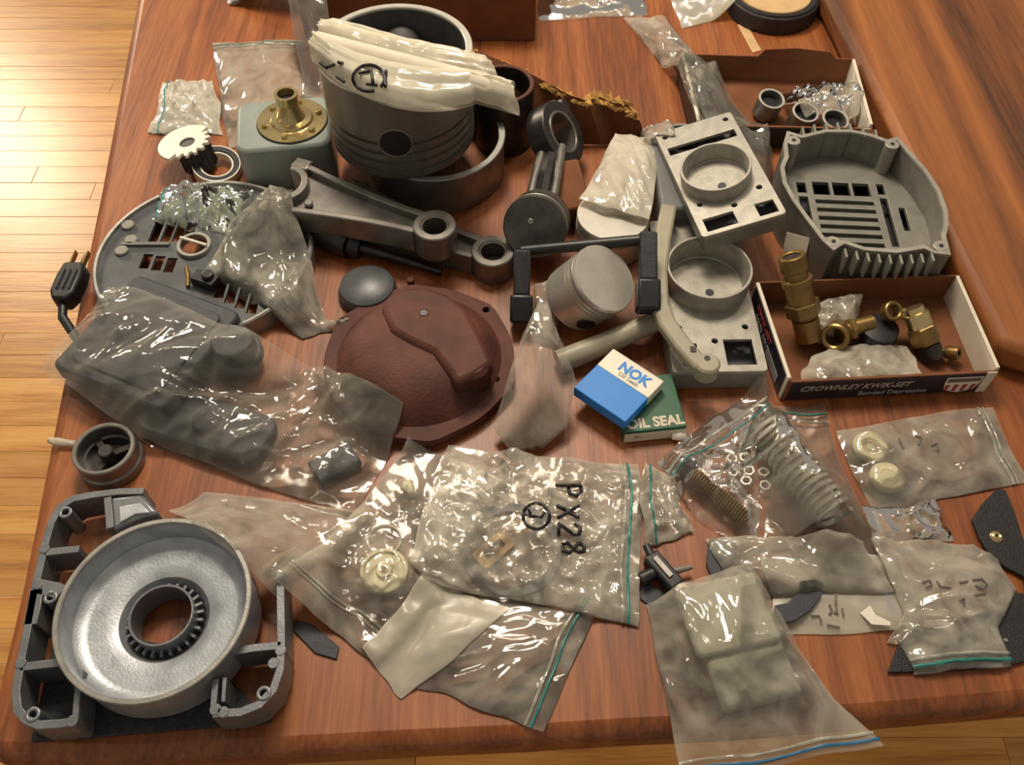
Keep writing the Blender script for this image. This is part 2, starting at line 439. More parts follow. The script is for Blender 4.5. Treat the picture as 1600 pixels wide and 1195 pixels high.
sp.build('spout', 'blower', hs, bevel=.003)
MB().plate(L_([(190, 797), (224, 790), (238, 806), (216, 808), (191, 822)], .0315), .030, .0316).build('spout_panel', 'blower_in', hs, bevel=.0008)
bw = MB()
bw.lathe([(R, .004), (R, .0405), (R - .0008, .0415), (R - .0026, .0415), (R - .003, .040), (R - .006, .022), (R - .011, .0175), (R - .016, .0165), (R * .62, .0175), (R * .48, .0150), (R * .43, .010), (R * .40, .006),
          (R * .40, .0005), (R * .8, .0015), (R * .97, .0025)], 96, None, closed=True)
bw.build('bowl', 'blower_in', hs)
hb = MB(); hb.ring(R * .345, R * .315, -.002, .0235, 64, None, .0005); hb.ring(R * .41, R * .34, .001, .004, 48)
hb.build('hub_ring', 'blower', hs)
for k in range(26):
    a = 2 * PI * k / 26
    o = MB().box((0, 0, 0), (.005, .0022, .010)).build('hub_tooth', 'blower', hs)
    o.location = (R * .375 * math.cos(a), R * .375 * math.sin(a), .009); o.rotation_euler = (0, 0, a)
rim = MB(); rim.ring(R + .0012, R - .0032, .0395, .0420, 96, None, .0008); rim.build('bowl_rim', 'alu', hs)
# dark mat under it
mt = MB(); r0 = P(240, 1010)
mt.plate([((P(x, y) - r0).x, (P(x, y) - r0).y) for x, y in ((52, 1160), (70, 1075), (92, 985), (210, 1000), (330, 1022), (372, 1075), (425, 1130), (240, 1145), (130, 1155))], 0, .004)
m_ = mt.build('rubber_mat', 'mat_', None, (r0.x, r0.y, TZ + .0005), .0008)
tag(m_, 'dark grey textured mat under the cast blower housing', 'mat')

# --- pulley / bearing left
q = P(165, 705, .02); s = S(165, 705, .02)
pl = thing('bearing_race', 'small round silver bearing ring with dark hub by the left table edge', 'bearing', (q.x, q.y, TZ))
MB().ring(48 * s, 40 * s, .012, .026, 48, None, .001).build('outer_ring', 'steel', pl)
MB().ring(50 * s, 38 * s, .000, .012, 48, None, .002).build('flange', 'steel', pl)
d = MB(); d.cyl(12 * s, .004, .022, 24, None, .001)
for a in (.5, 2.3, 4.4): d.box((24 * s, 0, .010), (34 * s, 10 * s, .008), RZ(a))
d.build('hub', 'dsteel', pl)
MB().cyl(39 * s, .001, .006, 32).build('web', 'dsteel', pl)
q = P(95, 692, .004)
st = MB(); st.tube([(-.012, .003, .004), (-.004, .001, .004), (.004, 0, .004), (.014, -.001, .004)], [.002, .0045, .0035, .003], 10)
tag(st.build('plastic_nozzle', 'filmw', None, (q.x, q.y, TZ)), 'small clear plastic nozzle beside the silver bearing ring', 'nozzle')

# --- rusty cover
q = P(655, 560, .012); s = S(655, 560, .012)
rc = thing('rusty_cover', 'round rust-brown cast iron cover with raised boss and bolt holes', 'cover', (q.x, q.y, TZ + .004))
R = 150 * s
hol = [loc_of(rc, [p], .012)[0] for p in ((641, 433), (763, 482), (779, 594), (670, 658), (528, 500))]
outl = []
for k in range(72):
    a = 2 * PI * k / 72; r = R
    for hx, hy in hol:
        da = abs((a - math.atan2(hy, hx) + PI) % (2 * PI) - PI)
        r = max(r, R + .004 * math.exp(-(da / .16) ** 2))
    outl.append((r * .99 * math.cos(a), r * .99 * math.sin(a)))
MB().plate(outl, 0, .009, [circ(hx * .965, hy * .965, .0036, 14) for hx, hy in hol]).build('flange', 'rust', rc, bevel=.0015)
MB().lathe([(R * .86, .0085), (R * .82, .013), (R * .70, .026), (R * .58, .0335), (R * .3, .0365), (0, .037)], 72).build('dome', 'rust', rc)
rz_ = .046
bo = MB(); bo.plate(loc_of(rc, [(596, 478), (604, 462), (630, 448), (664, 446), (700, 458), (728, 480), (745, 510), (772, 566), (742, 586), (714, 600), (700, 578), (676, 548), (640, 532), (610, 514)], rz_), .020, rz_ - .004)
bo.build('boss', 'rust', rc, bevel=.0055, smooth=60)
bo = MB(); X0 = Vector(loc_of(rc, [(742, 588)], .03)[0])
bo.cyl(.018, 0, .032, 28, T(X0.x - .004, X0.y + .006, .009), .004); bo.build('port', 'rust', rc)
X0 = loc_of(rc, [(662, 488)], rz_)[0]
MB().ring(.0055, .0033, rz_ - .006, rz_ - .0035, 20, T(X0[0], X0[1], 0)).build('plug_hole', 'rust', rc)
MB().cyl(.0033, rz_ - .0055, rz_ - .0038, 16, T(X0[0], X0[1], 0)).build('hole_shade', 'black', rc)  # black disc stands in for the shade inside the open hole
for hx, hy in hol:
    MB().cyl(.0036, .0005, .003, 14, T(hx * .965, hy * .965, 0)).build('bolt_hole', 'black', rc)

# --- grey dome behind it
q = P(572, 440, .02)
gd = thing('grey_dome', 'smooth dark grey round dome half hidden behind the rusty cover', 'dome', (q.x, q.y, TZ))
MB().lathe([(.028, 0), (.029, .008), (.027, .015), (.021, .019), (0, .021)], 48).build('body', 'slate', gd)
MB().ring(.030, .027, .001, .006).build('lip', 'dsteel', gd)

# --- connecting rods
def conrod(name, label, big, small, zt, th):
    A = P(*big, zt); B = P(*small, zt); s = S(*small, zt)
    Ln = (B - A).length; r = math.atan2((B - A).y, (B - A).x)
    t = thing(name, label, 'connecting rod', (A.x, A.y, TZ + zt - th), r, 'connecting rods by the big piston')
    ro = 34 * s; rb = 44 * s; x0 = rb * .9; x1 = Ln - ro * .85
    wb, ws = 52 * s, 19 * s
    MB().plate([(x0 - .012, -wb), (x1, -ws), (x1, ws), (x0 - .012, wb)], .002, th - .009).build('web', 'steel', t, bevel=.001)
    for sg in (1, -1):
        pts = []
        for k in range(9):
            u = k / 8; e = (1 - u) ** 1.5
            pts.append((x0 - .012 + (x1 - x0 + .014) * u, sg * (ws + (wb - ws) * e)))
        MB().wall(pts, .0072, 0, th).build('flange', 'steel', t, bevel=.0012)
    MB().ring(ro, ro * .62, -.001, th + .002, 48, T(Ln, 0, 0), .0012).build('small_end', 'steel', t, bevel=0)
    MB().ring(ro * .66, ro * .55, .004, th + .0005, 48, T(Ln, 0, 0), .0006).build('bushing', 'steel', t)
    MB().cyl(ro * .55, .001, .010, 32, T(Ln, 0, 0)).build('bore', 'black', t)  # black disc paints the deep shade inside the eye
    MB().lathe([(rb * .72, 0), (rb, 0), (rb, th + .002), (rb * .72, th + .002)], 40, None, True, -1.65, 1.65).build('big_end', 'steel', t, bevel=.001)
    for sg in (1, -1):
        MB().box((.004, sg * (rb + .007), th / 2), (.020, .016, th)).build('cap_lug', 'steel', t, bevel=.002)
    MB().cyl(.0045, th - .008, th - .0035, 16, T(x0 + .012, -.012, 0), .001).build('oil_boss', 'steel', t)
    return t
conrod('connecting_rod', 'long steel connecting rod lying on top, its round eye nearest the big piston', (440, 286), (679, 353), .054, .028)
conrod('connecting_rod', 'lower steel connecting rod with its round eye beside the black puller jaw', (528, 318), (770, 393), .026, .0255)

# --- dark socket tool under the rods
a = P(478, 355, .014); b = P(548, 382, .014); c = P(690, 425, .006)
tl = thing('socket_tool', 'dark steel tool with thick cylindrical end lying below the connecting rods', 'tool', (a.x, a.y, TZ))
la = Vector((0, 0, .014)); lb = Vector((b.x - a.x, b.y - a.y, .014)); lc = Vector((c.x - a.x, c.y - a.y, .006))
MB().tube([la, la.lerp(lb, .3), la.lerp(lb, .31), lb, ], [.010, .013, .0155, .0155], 24).build('barrel', 'dsteel', tl)
MB().tube([lb, lb.lerp(lc, .12)], .012, 20).build('collar', 'black', tl)
MB().tube([lb.lerp(lc, .1), lc], [.006, .004], 12).build('shaft', 'dsteel', tl)

# --- cylinder liner and big piston standing in it
q = P(681, 212, .047); s = S(681, 212, .047); R = 107 * s
ln_ = thing('cylinder_liner', 'wide grey cylinder sleeve carrying the big upturned piston', 'cylinder sleeve', (q.x, q.y, TZ))
MB().ring(R, R - .005, 0, .049, 96, None, .001).build('sleeve', 'steel', ln_)
MB().ring(R + .0012, R - .006, .047, .050, 96, None, .0008).build('top_lip', 'alu', ln_)
q2 = P(632, 207, .0512); Rp = 111 * S(632, 207, .0512); ztop = z_for(q2, 75)
bp = thing('big_piston', 'large grey piston standing upside down on the cylinder sleeve', 'piston', (q2.x, q2.y, TZ + .0512))
Hp = ztop - .0512
MB().lathe([(0, 0), (Rp * .96, 0), (Rp * .985, .003), (Rp * .985, .010), (Rp * .95, .010), (Rp * .95, .0145), (Rp * .985, .0145), (Rp * .985, .021), (Rp * .95, .021), (Rp * .95, .0255), (Rp * .985, .0255),
            (Rp * .985, .032), (Rp * .95, .032), (Rp * .95, .037), (Rp * .99, .037), (Rp * .99, .044), (Rp * .955, .0445), (Rp * .955, .049), (Rp, .049), (Rp, Hp), (Rp - .006, Hp)], 96).build('skirt', 'piston', bp)
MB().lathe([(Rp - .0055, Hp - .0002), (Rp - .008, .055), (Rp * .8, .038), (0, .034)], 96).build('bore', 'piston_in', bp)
MB().ring(Rp + .0006, Rp - .0065, Hp - .002, Hp + .001, 96, None, .0008).build('skirt_lip', 'alu_bright', bp)
pn = MB(); az = -PI / 2 + .02
pn.cyl(.0165, -.012, .0012, 32, T(Rp * math.cos(az), Rp * math.sin(az), Hp * .47) @ RZ(az) @ RY(PI / 2)); pn.build('pin_hole', 'black', bp)
pr = MB(); pr.ring(.018, .0155, -.006, .0016, 32, T(Rp * math.cos(az), Rp * math.sin(az), Hp * .47) @ RZ(az) @ RY(PI / 2)); pr.build('pin_bore_edge', 'steel', bp)
for sg in (-1, 1):
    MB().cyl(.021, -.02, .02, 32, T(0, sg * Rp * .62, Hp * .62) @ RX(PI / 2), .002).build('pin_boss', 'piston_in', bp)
MB().tube([(0, -Rp * .4, Hp * .62), (0, Rp * .4, Hp * .62)], .017, 28).build('wrist_pin', 'alu', bp)

# --- roll of film bags across the piston, filled in further below
# --- brass flanged canister
A, B, C, D = P(368, 160, .062), P(512, 146, .062), P(518, 222, .062), P(368, 236, .062)
cc = (A + B + C + D) / 4; wv = ((B - A) + (C - D)) / 2; hv = ((A - D) + (B - C)) / 2
cn = thing('pressure_switch', 'sage green metal canister with a round brass flange on top', 'canister', (cc.x, cc.y, TZ), math.atan2(wv.y, wv.x))
W_, H_ = wv.length, hv.length
MB().plate(rrect(-W_ / 2, -H_ / 2, W_ / 2, H_ / 2, .014), 0, .061).build('body', 'canister', cn, bevel=.004)
fc = P(456, 186, .064); fx = cn.location; lx = RZ(-cn.rotation_euler.z) @ Vector((fc.x - fx.x, fc.y - fx.y, 0)); Rf = 54 * S(456, 186, .064)
Xf = T(lx.x, lx.y, .061)
MB().lathe([(0, 0), (Rf, 0), (Rf, .0025), (Rf * .62, .003), (Rf * .58, .006), (Rf * .34, .007), (Rf * .30, .010), (0, .010)], 64, Xf).build('flange', 'gold', cn)
MB().ring(Rf * 1.03, Rf * .98, -.0005, .0012, 64, Xf).build('gasket', 'black', cn)
MB().lathe([(Rf * .42, .006), (Rf * .34, .014), (Rf * .28, .024), (Rf * .33, .026), (Rf * .33, .036), (Rf * .24, .036), (Rf * .22, .022)], 40, Xf).build('nozzle', 'gold', cn)
MB().cyl(Rf * .215, .02, .0275, 24, Xf).build('nozzle_bore', 'dsteel', cn)
for k in range(6):
    a = k * PI / 3 + .25
    MB().cyl(.0036, .0025, .0062, 8, Xf @ T(Rf * .8 * math.cos(a), Rf * .8 * math.sin(a), 0), .0006).build('screw', 'gold', cn)

# --- white gear spool and ring
q = P(292, 226, .03); s = S(292, 226, .03)
gs = thing('white_spool', 'white plastic disc with gear teeth on a black pinion', 'gear', mtx=axis_mtx((q.x, q.y, TZ + .030), (-.12, .06, 1)))
Rg = 44 * s; pts = []
for k in range(96):
    a = 2 * PI * k / 96
    r = Rg
    if -1.9 < (a - 2 * PI if a > PI else a) < .9: r = Rg * (.86 if (k // 3) % 2 else .70)
    pts.append((r * math.cos(a), r * math.sin(a)))
MB().plate(pts, 0, .004, [circ(.002, -.001, Rg * .28, 24)]).build('disc', 'white', gs, bevel=.0005)
MB().cyl(Rg * .275, -.002, .0025, 24, T(.002, -.001, 0)).build('bore', 'black', gs)
pts = [(Rg * (.55 if k % 2 else .62) * math.cos(2 * PI * k / 36), Rg * (.55 if k % 2 else .62) * math.sin(2 * PI * k / 36)) for k in range(36)]
MB().plate(pts, -.026, -.0002, [], T(Rg * .22, -Rg * .1, 0)).build('pinion', 'black', gs)
q = P(338, 258, .012); s = S(338, 258, .012)
og = thing('oil_seal_ring', 'black rubber seal ring with white edge below the white gear', 'seal', mtx=axis_mtx((q.x, q.y, TZ + .009), (.15, -.12, 1)))
MB().ring(36 * s, 26 * s, -.006, .006, 48, None, .001).build('rubber', 'rubber', og)
MB().ring(37 * s, 34.5 * s, -.006, .0068, 48, None, .0005).build('edge', 'alu_bright', og)
MB().ring(26 * s, 23 * s, -.004, .005, 48, None, .0005).build('inner_lip', 'white', og)

# --- grille cover (left)
q = P(320, 400, .018); s = S(320, 400, .018)
gc = thing('grille_cover', 'round grey grille cover with rectangular slots under plastic bags', 'cover', (q.x, q.y, TZ))
Rc = 168 * s
ux = ang((240, 420), (270, 340), .018)
slots = []
def slot(cx, cy, w_, h_):
    c = Vector(loc_of(gc, [(cx, cy)], .018)[0]); e = Vector((math.cos(ux), math.sin(ux))); n_ = Vector((-e.y, e.x))
    slots.append([tuple(c + e * a * h_ + n_ * b * w_) for a, b in ((-.5, -.5), (.5, -.5), (.5, .5), (-.5, .5))])
for cx, cy in ((244, 362), (263, 362), (282, 358), (300, 350)): slot(cx, cy, .010, .036)
for cx, cy in ((228, 408), (247, 411), (266, 414)): slot(cx, cy, .010, .020)
for cx, cy in ((345, 450), (362, 458), (379, 466), (396, 474)): slot(cx, cy, .010, .026)
for cx, cy in ((330, 342), (348, 338), (366, 336)): slot(cx, cy, .010, .036)
slots.append(circ(*loc_of(gc, [(304, 385)], .018)[0], .0135, 28))
MB().plate(circ(0, 0, Rc * .97, 80), .014, .018, slots)  .build('grille', 'slate', gc, bevel=.0006)
MB().lathe([(Rc, 0), (Rc, .021), (Rc - .0015, .0225), (Rc * .965, .022), (Rc * .955, .016), (Rc - .004, .012), (Rc - .004, 0)], 96, None, True).build('rim', 'alu', gc)
c = loc_of(gc, [(304, 385)], .019)[0]
MB().ring(.0175, .0135, 0.016, .023, 40, T(c[0], c[1], 0)).build('hub_ring', 'alu', gc)
MB().tube([(c[0] - .014, c[1] + .006, .026), (c[0], c[1] + .001, .026), (c[0] + .015, c[1] - .004, .025)], .0016, 8).build('wire_clip', 'white', gc)
for a, b in ((205, 375), (190, 392), (200, 352)):
    c = loc_of(gc, [(a, b)], .019)[0]
    MB().cyl(.007, .017, .021, 16, T(c[0], c[1], 0), .001).build('boss', 'alu_grey', gc)
MB().box((c[0] + .025, c[1] - .028, .019), (.05, .004, .004), ).build('rib', 'grey', gc)
c = P(293, 430, .022)
bt = MB(); bt.tube([(-.004, .012, 0), (0, 0, 0), (.003, -.014, 0)], [.0022, .0022, .0022], 10)
tag(bt.build('brass_pin', 'brass', None, (c.x, c.y, TZ + .0205)), 'short brass pin lying on the grey grille cover', 'pin')
c = P(322, 440, .022)
bt = MB(); bt.box((0, 0, .006), (.026, .014, .010), RZ(-.4)); bt.cyl(.006, .010, .016, 16, T(.004, 0, 0), .001)
tag(bt.build('terminal_block', 'black', None, (c.x, c.y, TZ + .0183), .001), 'small black terminal block on the grille beside the brass pin', 'terminal')

# --- black power plug
a = P(96, 462, .022); b = P(118, 412, .022)
d = (b - a); pg = thing('power_plug', 'black three-prong power plug sticking out over the left table edge', 'plug', (a.x, a.y, TZ + .006), math.atan2(d.y, d.x))
lp = d.length
MB().plate([(-.006, -.007), (.004, -.012), (lp * .6, -.0125), (lp * .95, -.0105), (lp, -.009), (lp, .009), (lp * .95, .0105), (lp * .6, .0125), (.004, .012), (-.006, .007)], 0, .020).build('body', 'black', pg, bevel=.004)
for k in (-1, 0, 1): MB().box((lp * .45, k * .006, .0203), (lp * .6, .0016, .0016)).build('grip_rib', 'black', pg)
for yy, zz in ((-.0065, .013), (.0065, .013)): MB().box((lp + .009, yy, zz), (.020, .0015, .006)).build('prong', 'brass', pg)
MB().tube([(lp, 0, .006), (lp + .021, 0, .006)], .0023, 10).build('prong', 'brass', pg)
MB().tube([(-.004, 0, .009), (-.02, -.004, .007), (-.05, -.03, .004), (-.07, -.06, .005), (-.09, -.075, .005)], .0045, 10).build('cord', 'black', pg)

# --- black open cylinder and torn cardboard behind the piston
q = P(786, 132, .075); s = S(786, 132, .075)
dc = thing('dark_cylinder', 'dark open steel cylinder with rusty rim behind the big piston', 'cylinder', (q.x, q.y, TZ))
MB().ring(48 * s, 42 * s, 0, .076, 64, None, .001).build('tube_wall', 'dsteel', dc)
MB().ring(48.6 * s, 42 * s, .0745, .0775, 64, None, .0008).build('rim', 'rust', dc)
MB().cyl(42 * s, .0, .03, 40).build('inner_floor', 'black', dc)

def sheet(name, rows, m, parent, thick, org, noise_amp=0.):
    """sheet through rows of points, with thickness"""
    n = len(rows[0]); vs = []; fs = []
    for r in rows:
        for p in r: vs.append(Vector(p) - org)
    k = len(vs)
    for p in list(vs): vs.append(p + Vector((thick * .3, -thick * .6, thick * .7)))
    for i in range(len(rows) - 1):
        for j in range(n - 1):
            a = i * n + j; f = (a, a + 1, a + n + 1, a + n); fs.append(f); fs.append(tuple(x + k for x in f[::-1]))
    edge = [j for j in range(n)] + [i * n + n - 1 for i in range(1, len(rows))] + [(len(rows) - 1) * n + j for j in range(n - 2, -1, -1)] + [i * n for i in range(len(rows) - 2, 0, -1)]
    for a, b in zip(edge, edge[1:] + edge[:1]): fs.append((a, b, b + k, a + k))
    return MB().add(vs, fs).build(name, m, parent, smooth=30)
org = P(850, 200)
cf = thing('cardboard_flap', 'torn brown cardboard flap with ragged yellowish edge beside the dark cylinder', 'cardboard', org)
tops = [(742, 80, .075), (775, 93, .072), (812, 108, .068), (850, 128, .063), (885, 148, .058), (915, 158, .054), (935, 152, .053), (958, 162, .051), (978, 164, .049), (992, 182, .044)]
rowt = [P(x, y, z) for x, y, z in tops]
rowb = [P(x, y + 8, 0.001) + Vector((.02, 0.005, 0)) for x, y in ((752, 210), (785, 214), (820, 218), (855, 220), (885, 222), (912, 222), (932, 221), (950, 220), (966, 218), (980, 212))]
rowm = [a.lerp(b, .5) + Vector((0, random.uniform(-.004, .004), .004)) for a, b in zip(rowt, rowb)]
sheet('panel', [rowb, rowm, rowt], 'card', cf, .003, org)
eb = MB()
for i in range(0, len(rowt) - 1):
    for k in range(9 if i > 2 else 5):
        p = rowt[i].lerp(rowt[i + 1], k / 9) - org + Vector((0, random.uniform(-.004, .003), random.uniform(-.003, .001)))
        a_ = random.uniform(-.9, .3); l_ = random.uniform(.004, .010); h_ = random.uniform(.003, .013) * (1.3 if 4 < i < 7 else .8 if i > 2 else .35)
        u_ = Vector((math.cos(a_), math.sin(a_), random.uniform(-.3, .3))) * l_; n__ = Vector((random.uniform(-.3, .3), random.uniform(.2, 1), random.uniform(-.1, .6))).normalized() * h_
        eb.add([p - u_, p + u_, p + n__ + u_ * random.uniform(-.6, .6), p + Vector((0, -.002, -.004))], [(0, 1, 2), (0, 3, 1), (1, 3, 2), (0, 2, 3)])
eb.build('torn_edge', 'card_edge', cf, smooth=0)

# --- cardboard box at the top
a = P(836, 64); wbx = .30
cb = thing('cardboard_box', 'plain brown cardboard box at the back of the table', 'box', (a.x - wbx / 2, a.y + .09, TZ))
MB().box((0, 0, .045), (wbx, .18, .09)).build('body', 'card', cb, bevel=.0015)
for sg in (-1, 1): MB().box((0, sg * .046, .0905), (wbx - .004, .088, .002)).build('flap', 'card', cb)

# --- steel piston with rod lying down
q = P(836, 354, .050); s = S(836, 354, .050)
n_ = Vector((-.16, -.80, .52)).normalized()
sp_ = thing('small_steel_piston', 'dark steel piston with connecting rod lying between sleeve and clear pouch', 'piston', mtx=axis_mtx((q.x, q.y, TZ + .050), n_))
Rs = 50 * s
MB().lathe([(0, .004), (Rs * .96, .004), (Rs, .002), (Rs, -.003), (Rs * .95, -.003), (Rs * .95, -.0055), (Rs, -.0055), (Rs, -.009), (Rs * .95, -.009), (Rs * .95, -.0115), (Rs, -.0115), (Rs, -.034), (Rs * .9, -.034), (Rs * .9, -.01), (0, -.01)], 64).build('body', 'steel_mid', sp_)
MB().ring(Rs * 1.015, Rs * .9, -.0055, -.003, 64).build('piston_ring', 'alu', sp_)
MB().cyl(.003, .003, .0052, 12, T(-.004, .006, 0), .0006).build('crown_mark', 'alu', sp_)
far = P(868, 212, .045); fl = sp_.matrix_world.inverted() @ Vector((far.x, far.y, TZ + .045))
dv = fl.normalized(); side = dv.cross(Vector((1, 0, 0))).normalized()
for sg in (-1, 1):
    o_ = Vector((sg * .012, 0, 0))
    MB().tube([o_ + Vector((0, 0, -.01)), o_ + fl * .5, o_ * .8 + fl * .86], [.006, .0045, .006], 10).build('rod_flange', 'steel', sp_)
MB().tube([Vector((0, 0, -.01)), fl * .8], [.009, .008], 8).build('rod_web', 'dsteel', sp_)
xr = axis_mtx(fl, (.85, .42, .42))
MB().ring(.036, .024, -.012, .012, 48, xr, .001).build('big_end', 'dsteel', sp_)
MB().ring(.0245, .021, -.0125, .0125, 48, xr, .0006).build('bearing_shell', 'steel', sp_)
for sg in (-1, 1): MB().box((sg * .0, .037 * sg, .0), (.016, .012, .022), xr).build('cap_lug', 'dsteel', sp_, bevel=.002)
q = P(886, 300, .02)
wbk = MB(); wbk.box((0, 0, .02), (.034, .062, .03), RZ(.22) @ RX(.25))
tag(wbk.build('wood_scrap', 'card', None, (q.x, q.y, TZ + .005), .003), 'brown wedge of cardboard beside the dark steel piston rod', 'cardboard')

# --- pale piston under the pouch
q = P(958, 336, .040); s = S(958, 336, .04)
pp = thing('pale_piston', 'pale aluminium piston standing upright under the shiny clear pouch', 'piston', (q.x, q.y, TZ))
Rq = 57 * s
MB().lathe([(Rq * .9, 0), (Rq, .002), (Rq, .028), (Rq * .96, .028), (Rq * .96, .030), (Rq, .030), (Rq, .034), (Rq * .96, .034), (Rq * .96, .036), (Rq, .036), (Rq, .0395), (Rq * .98, .041), (0, .041)], 64).build('body', 'alu_bright', pp)
MB().ring(Rq * .985, Rq * .95, .0365, .0412, 64).build('crown_edge', 'white', pp)

# --- tilted aluminium piston
q = P(946, 434, .062); s = S(946, 434, .062)
ap = thing('aluminium_piston', 'bright aluminium piston tipped over above the beige bar', 'piston', mtx=axis_mtx((q.x, q.y, TZ + .062), (.5, -.22, .82)))
Ra = 57 * s; 
MB().lathe([(0, 0), (Ra * .97, 0), (Ra, -.0015), (Ra, -.005), (Ra * .95, -.005), (Ra * .95, -.0072), (Ra, -.0072), (Ra, -.0105), (Ra * .95, -.0105), (Ra * .95, -.0127), (Ra, -.0127), (Ra, -.016), (Ra * .95, -.016), (Ra * .95, -.0182), (Ra, -.0182), (Ra, -.050), (Ra * .88, -.050), (Ra * .88, -.02), (0, -.02)], 72).build('body', 'alu_bright', ap)
MB().cyl(.009, -.002, .0012, 24, T(.0, -Ra, -.034) @ RX(PI / 2)).build('pin_hole', 'black', ap)
MB().ring(Ra * 1.012, Ra * .9, -.0072, -.005, 64).build('piston_ring', 'steel', ap)

# --- black puller
a = P(815, 392, .055); b = P(1012, 374, .075)
pu = thing('jaw_puller', 'black two-jaw puller bar lying across the pistons', 'puller', (a.x, a.y, TZ))
vb = b - a
MB().tube([(0, 0, .055), (vb.x, vb.y, .075)], .0055, 12).build('bar', 'black', pu)
for (tx, ty, tz), (ex, ey, ez) in (((816, 392, .058), (814, 505, .012)), ((1012, 366, .078), (1012, 488, .045))):
    p0 = P(tx, ty, tz) - a + Vector((0, 0, 0)); p1 = P(ex, ey, ez) - a
    p0.z = tz; p1.z = ez; dd = p1 - p0; X = axis_mtx(p0, dd)
    MB().box((0, 0, dd.length * .30), (.0165, .016, dd.length * .62), X).build('jaw', 'rubber', pu, bevel=.002)
    MB().box((0, 0, dd.length * .80), (.022, .022, dd.length * .40), X).build('jaw_foot', 'black', pu, bevel=.003)

# --- square cast housings with a cup
def cup_plate(name, label, cor, cup, cr, zt, th, cupz, rect):
    Wc = [P(x, y, z) for (x, y), z in zip(cor, zt)]; c = sum(Wc, Vector()) / 4
    u = ((Wc[1] - Wc[0]) + (Wc[2] - Wc[3])) / 2; v = ((Wc[0] - Wc[3]) + (Wc[1] - Wc[2])) / 2
    w2, h2 = u.length / 2, v.length / 2; nz = u.cross(v).normalized()
    mx_ = axis_mtx(c - nz * th, nz, u.normalized())
    t = thing(name, label, 'housing', mtx=mx_)
    zc = sum(zt) / 4 + cupz
    g = P(*cup, zc); lc = mx_.inverted() @ g; R_ = cr * S(*cup, zc)
    holes = [circ(sx * w2 * .72, sy * h2 * .62, .003, 12) for sx, sy in ((-1, -.75), (1, -.75), (-1.1, 1.42), (1.1, 1.42), (0, -1.02))]
    for (x0, y0, x1, y1) in rect: holes.append([(x0 * w2, y0 * h2), (x1 * w2, y0 * h2), (x1 * w2, y1 * h2), (x0 * w2, y1 * h2)])
    cs = circ(lc.x, lc.y, R_ - .003, 48)
    keep = []
    for h in holes:
        if all((Vector(p) - Vector((lc.x, lc.y))).length > R_ for p in h): keep.append(h)
    MB().plate(rrect(-w2, -h2, w2, h2, .004, 3), th - .004, th, keep + [cs]).build('plate', 'alu_warm', t, bevel=.0007)
    MB().wall(rrect(-w2 + .0016, -h2 + .0016, w2 - .0016, h2 - .0016, .003, 3), .003, 0, th - .003, True).build('side_wall', 'alu_grey', t)
    MB().plate(rrect(-w2 + .004, -h2 + .004, w2 - .004, h2 - .004, .003, 3), .0005, .003).build('back_plate', 'grey', t)
    Xc = T(lc.x, lc.y, th)
    MB().lathe([(R_, -.006), (R_, cupz - .0006), (R_ - .0006, cupz), (R_ - .0022, cupz), (R_ - .003, cupz - .001), (R_ - .004, -.0035), (R_ - .005, -.0045), (0, -.0045), (0, -.006)], 72, Xc).build('cup', 'alu_warm', t)
    MB().cyl(.0042, -.0047, -.0038, 16, Xc @ T(.003, -R_ * .25, 0)).build('cup_hole', 'black', t)
    MB().cyl(.0025, -.0047, -.0038, 12, Xc @ T(-R_ * .35, -R_ * .45, 0)).build('cup_hole', 'black', t)
    return t
cup_plate('cast_housing', 'lower pale alloy housing plate with round cup, beige lever across it', ((1035, 345), (1165, 344), (1178, 578), (1028, 582)), (1109, 416), 67, (.026,) * 4, .0255, .022,
          ((.18, -.92, .80, -.62), (-.75, -.92, -.4, -.66)))
cup_plate('cast_housing', 'upper pale alloy housing plate with round cup, propped on the lower one', ((1042, 207), (1161, 167), (1208, 340), (1076, 374)), (1118, 258), 55, (.060, .078, .078, .060), .020, .016,
          ((-.86, .52, .86, .66), (-.82, -.93, -.1, -.72), (.42, -.93, .86, -.72)))
q = P(1062, 300, .02)
bk = thing('grey_bracket', 'grey metal block with round opening behind the upper housing plate', 'bracket', (q.x, q.y, TZ))
MB().box((0, .006, .024), (.060, .12, .046)).build('body', 'grey', bk, bevel=.004)
MB().ring(.024, .020, 0, .006, 40, T(.004, .052, .046)).build('rim', 'alu', bk); MB().cyl(.02, 0, .002, 32, T(.004, .052, .0465)).build('opening', 'black', bk)

# --- beige arm and bar
q = P(1042, 450, .05); zt = .052
ba = thing('pump_lever', 'bent beige plastic lever with screw hole crossing the lower housing plate', 'lever', (q.x, q.y, TZ))
pth = [(1046, 318), (1036, 370), (1030, 420), (1032, 470), (1044, 502), (1068, 535), (1092, 562), (1112, 572)]
lp_ = loc_of(ba, pth, zt); am = MB(); am.wall(lp_, .0165, zt - .012, zt); am.build('arm', 'beige', ba, bevel=.003)
e = loc_of(ba, [(1106, 566)], zt)[0]
MB().cyl(.0115, zt - .018, zt + .0004, 24, T(e[0], e[1], 0), .002).build('end_pad', 'beige', ba)
MB().cyl(.0028, zt, zt + .0008, 14, T(*loc_of(ba, [(1105, 560)], zt)[0], 0)).build('screw_hole', 'black', ba)
MB().box((*loc_of(ba, [(1083, 546)], zt)[0], zt + .0002), (.005, .006, .0012)).build('slot', 'ink', ba)
a = P(872, 566, .012); b = P(1040, 496, .026)
bb = MB(); bb.tube([Vector((0, 0, .012)), Vector((b.x - a.x, b.y - a.y, .024)) * .5 + Vector((0, 0, .006)), Vector((b.x - a.x, b.y - a.y, .026))], [.0115, .0105, .0095], 24)
tag(bb.build('beige_bar', 'beige', None, (a.x, a.y, TZ)), 'rounded grey-beige bar leading up to the alloy housing', 'bar')

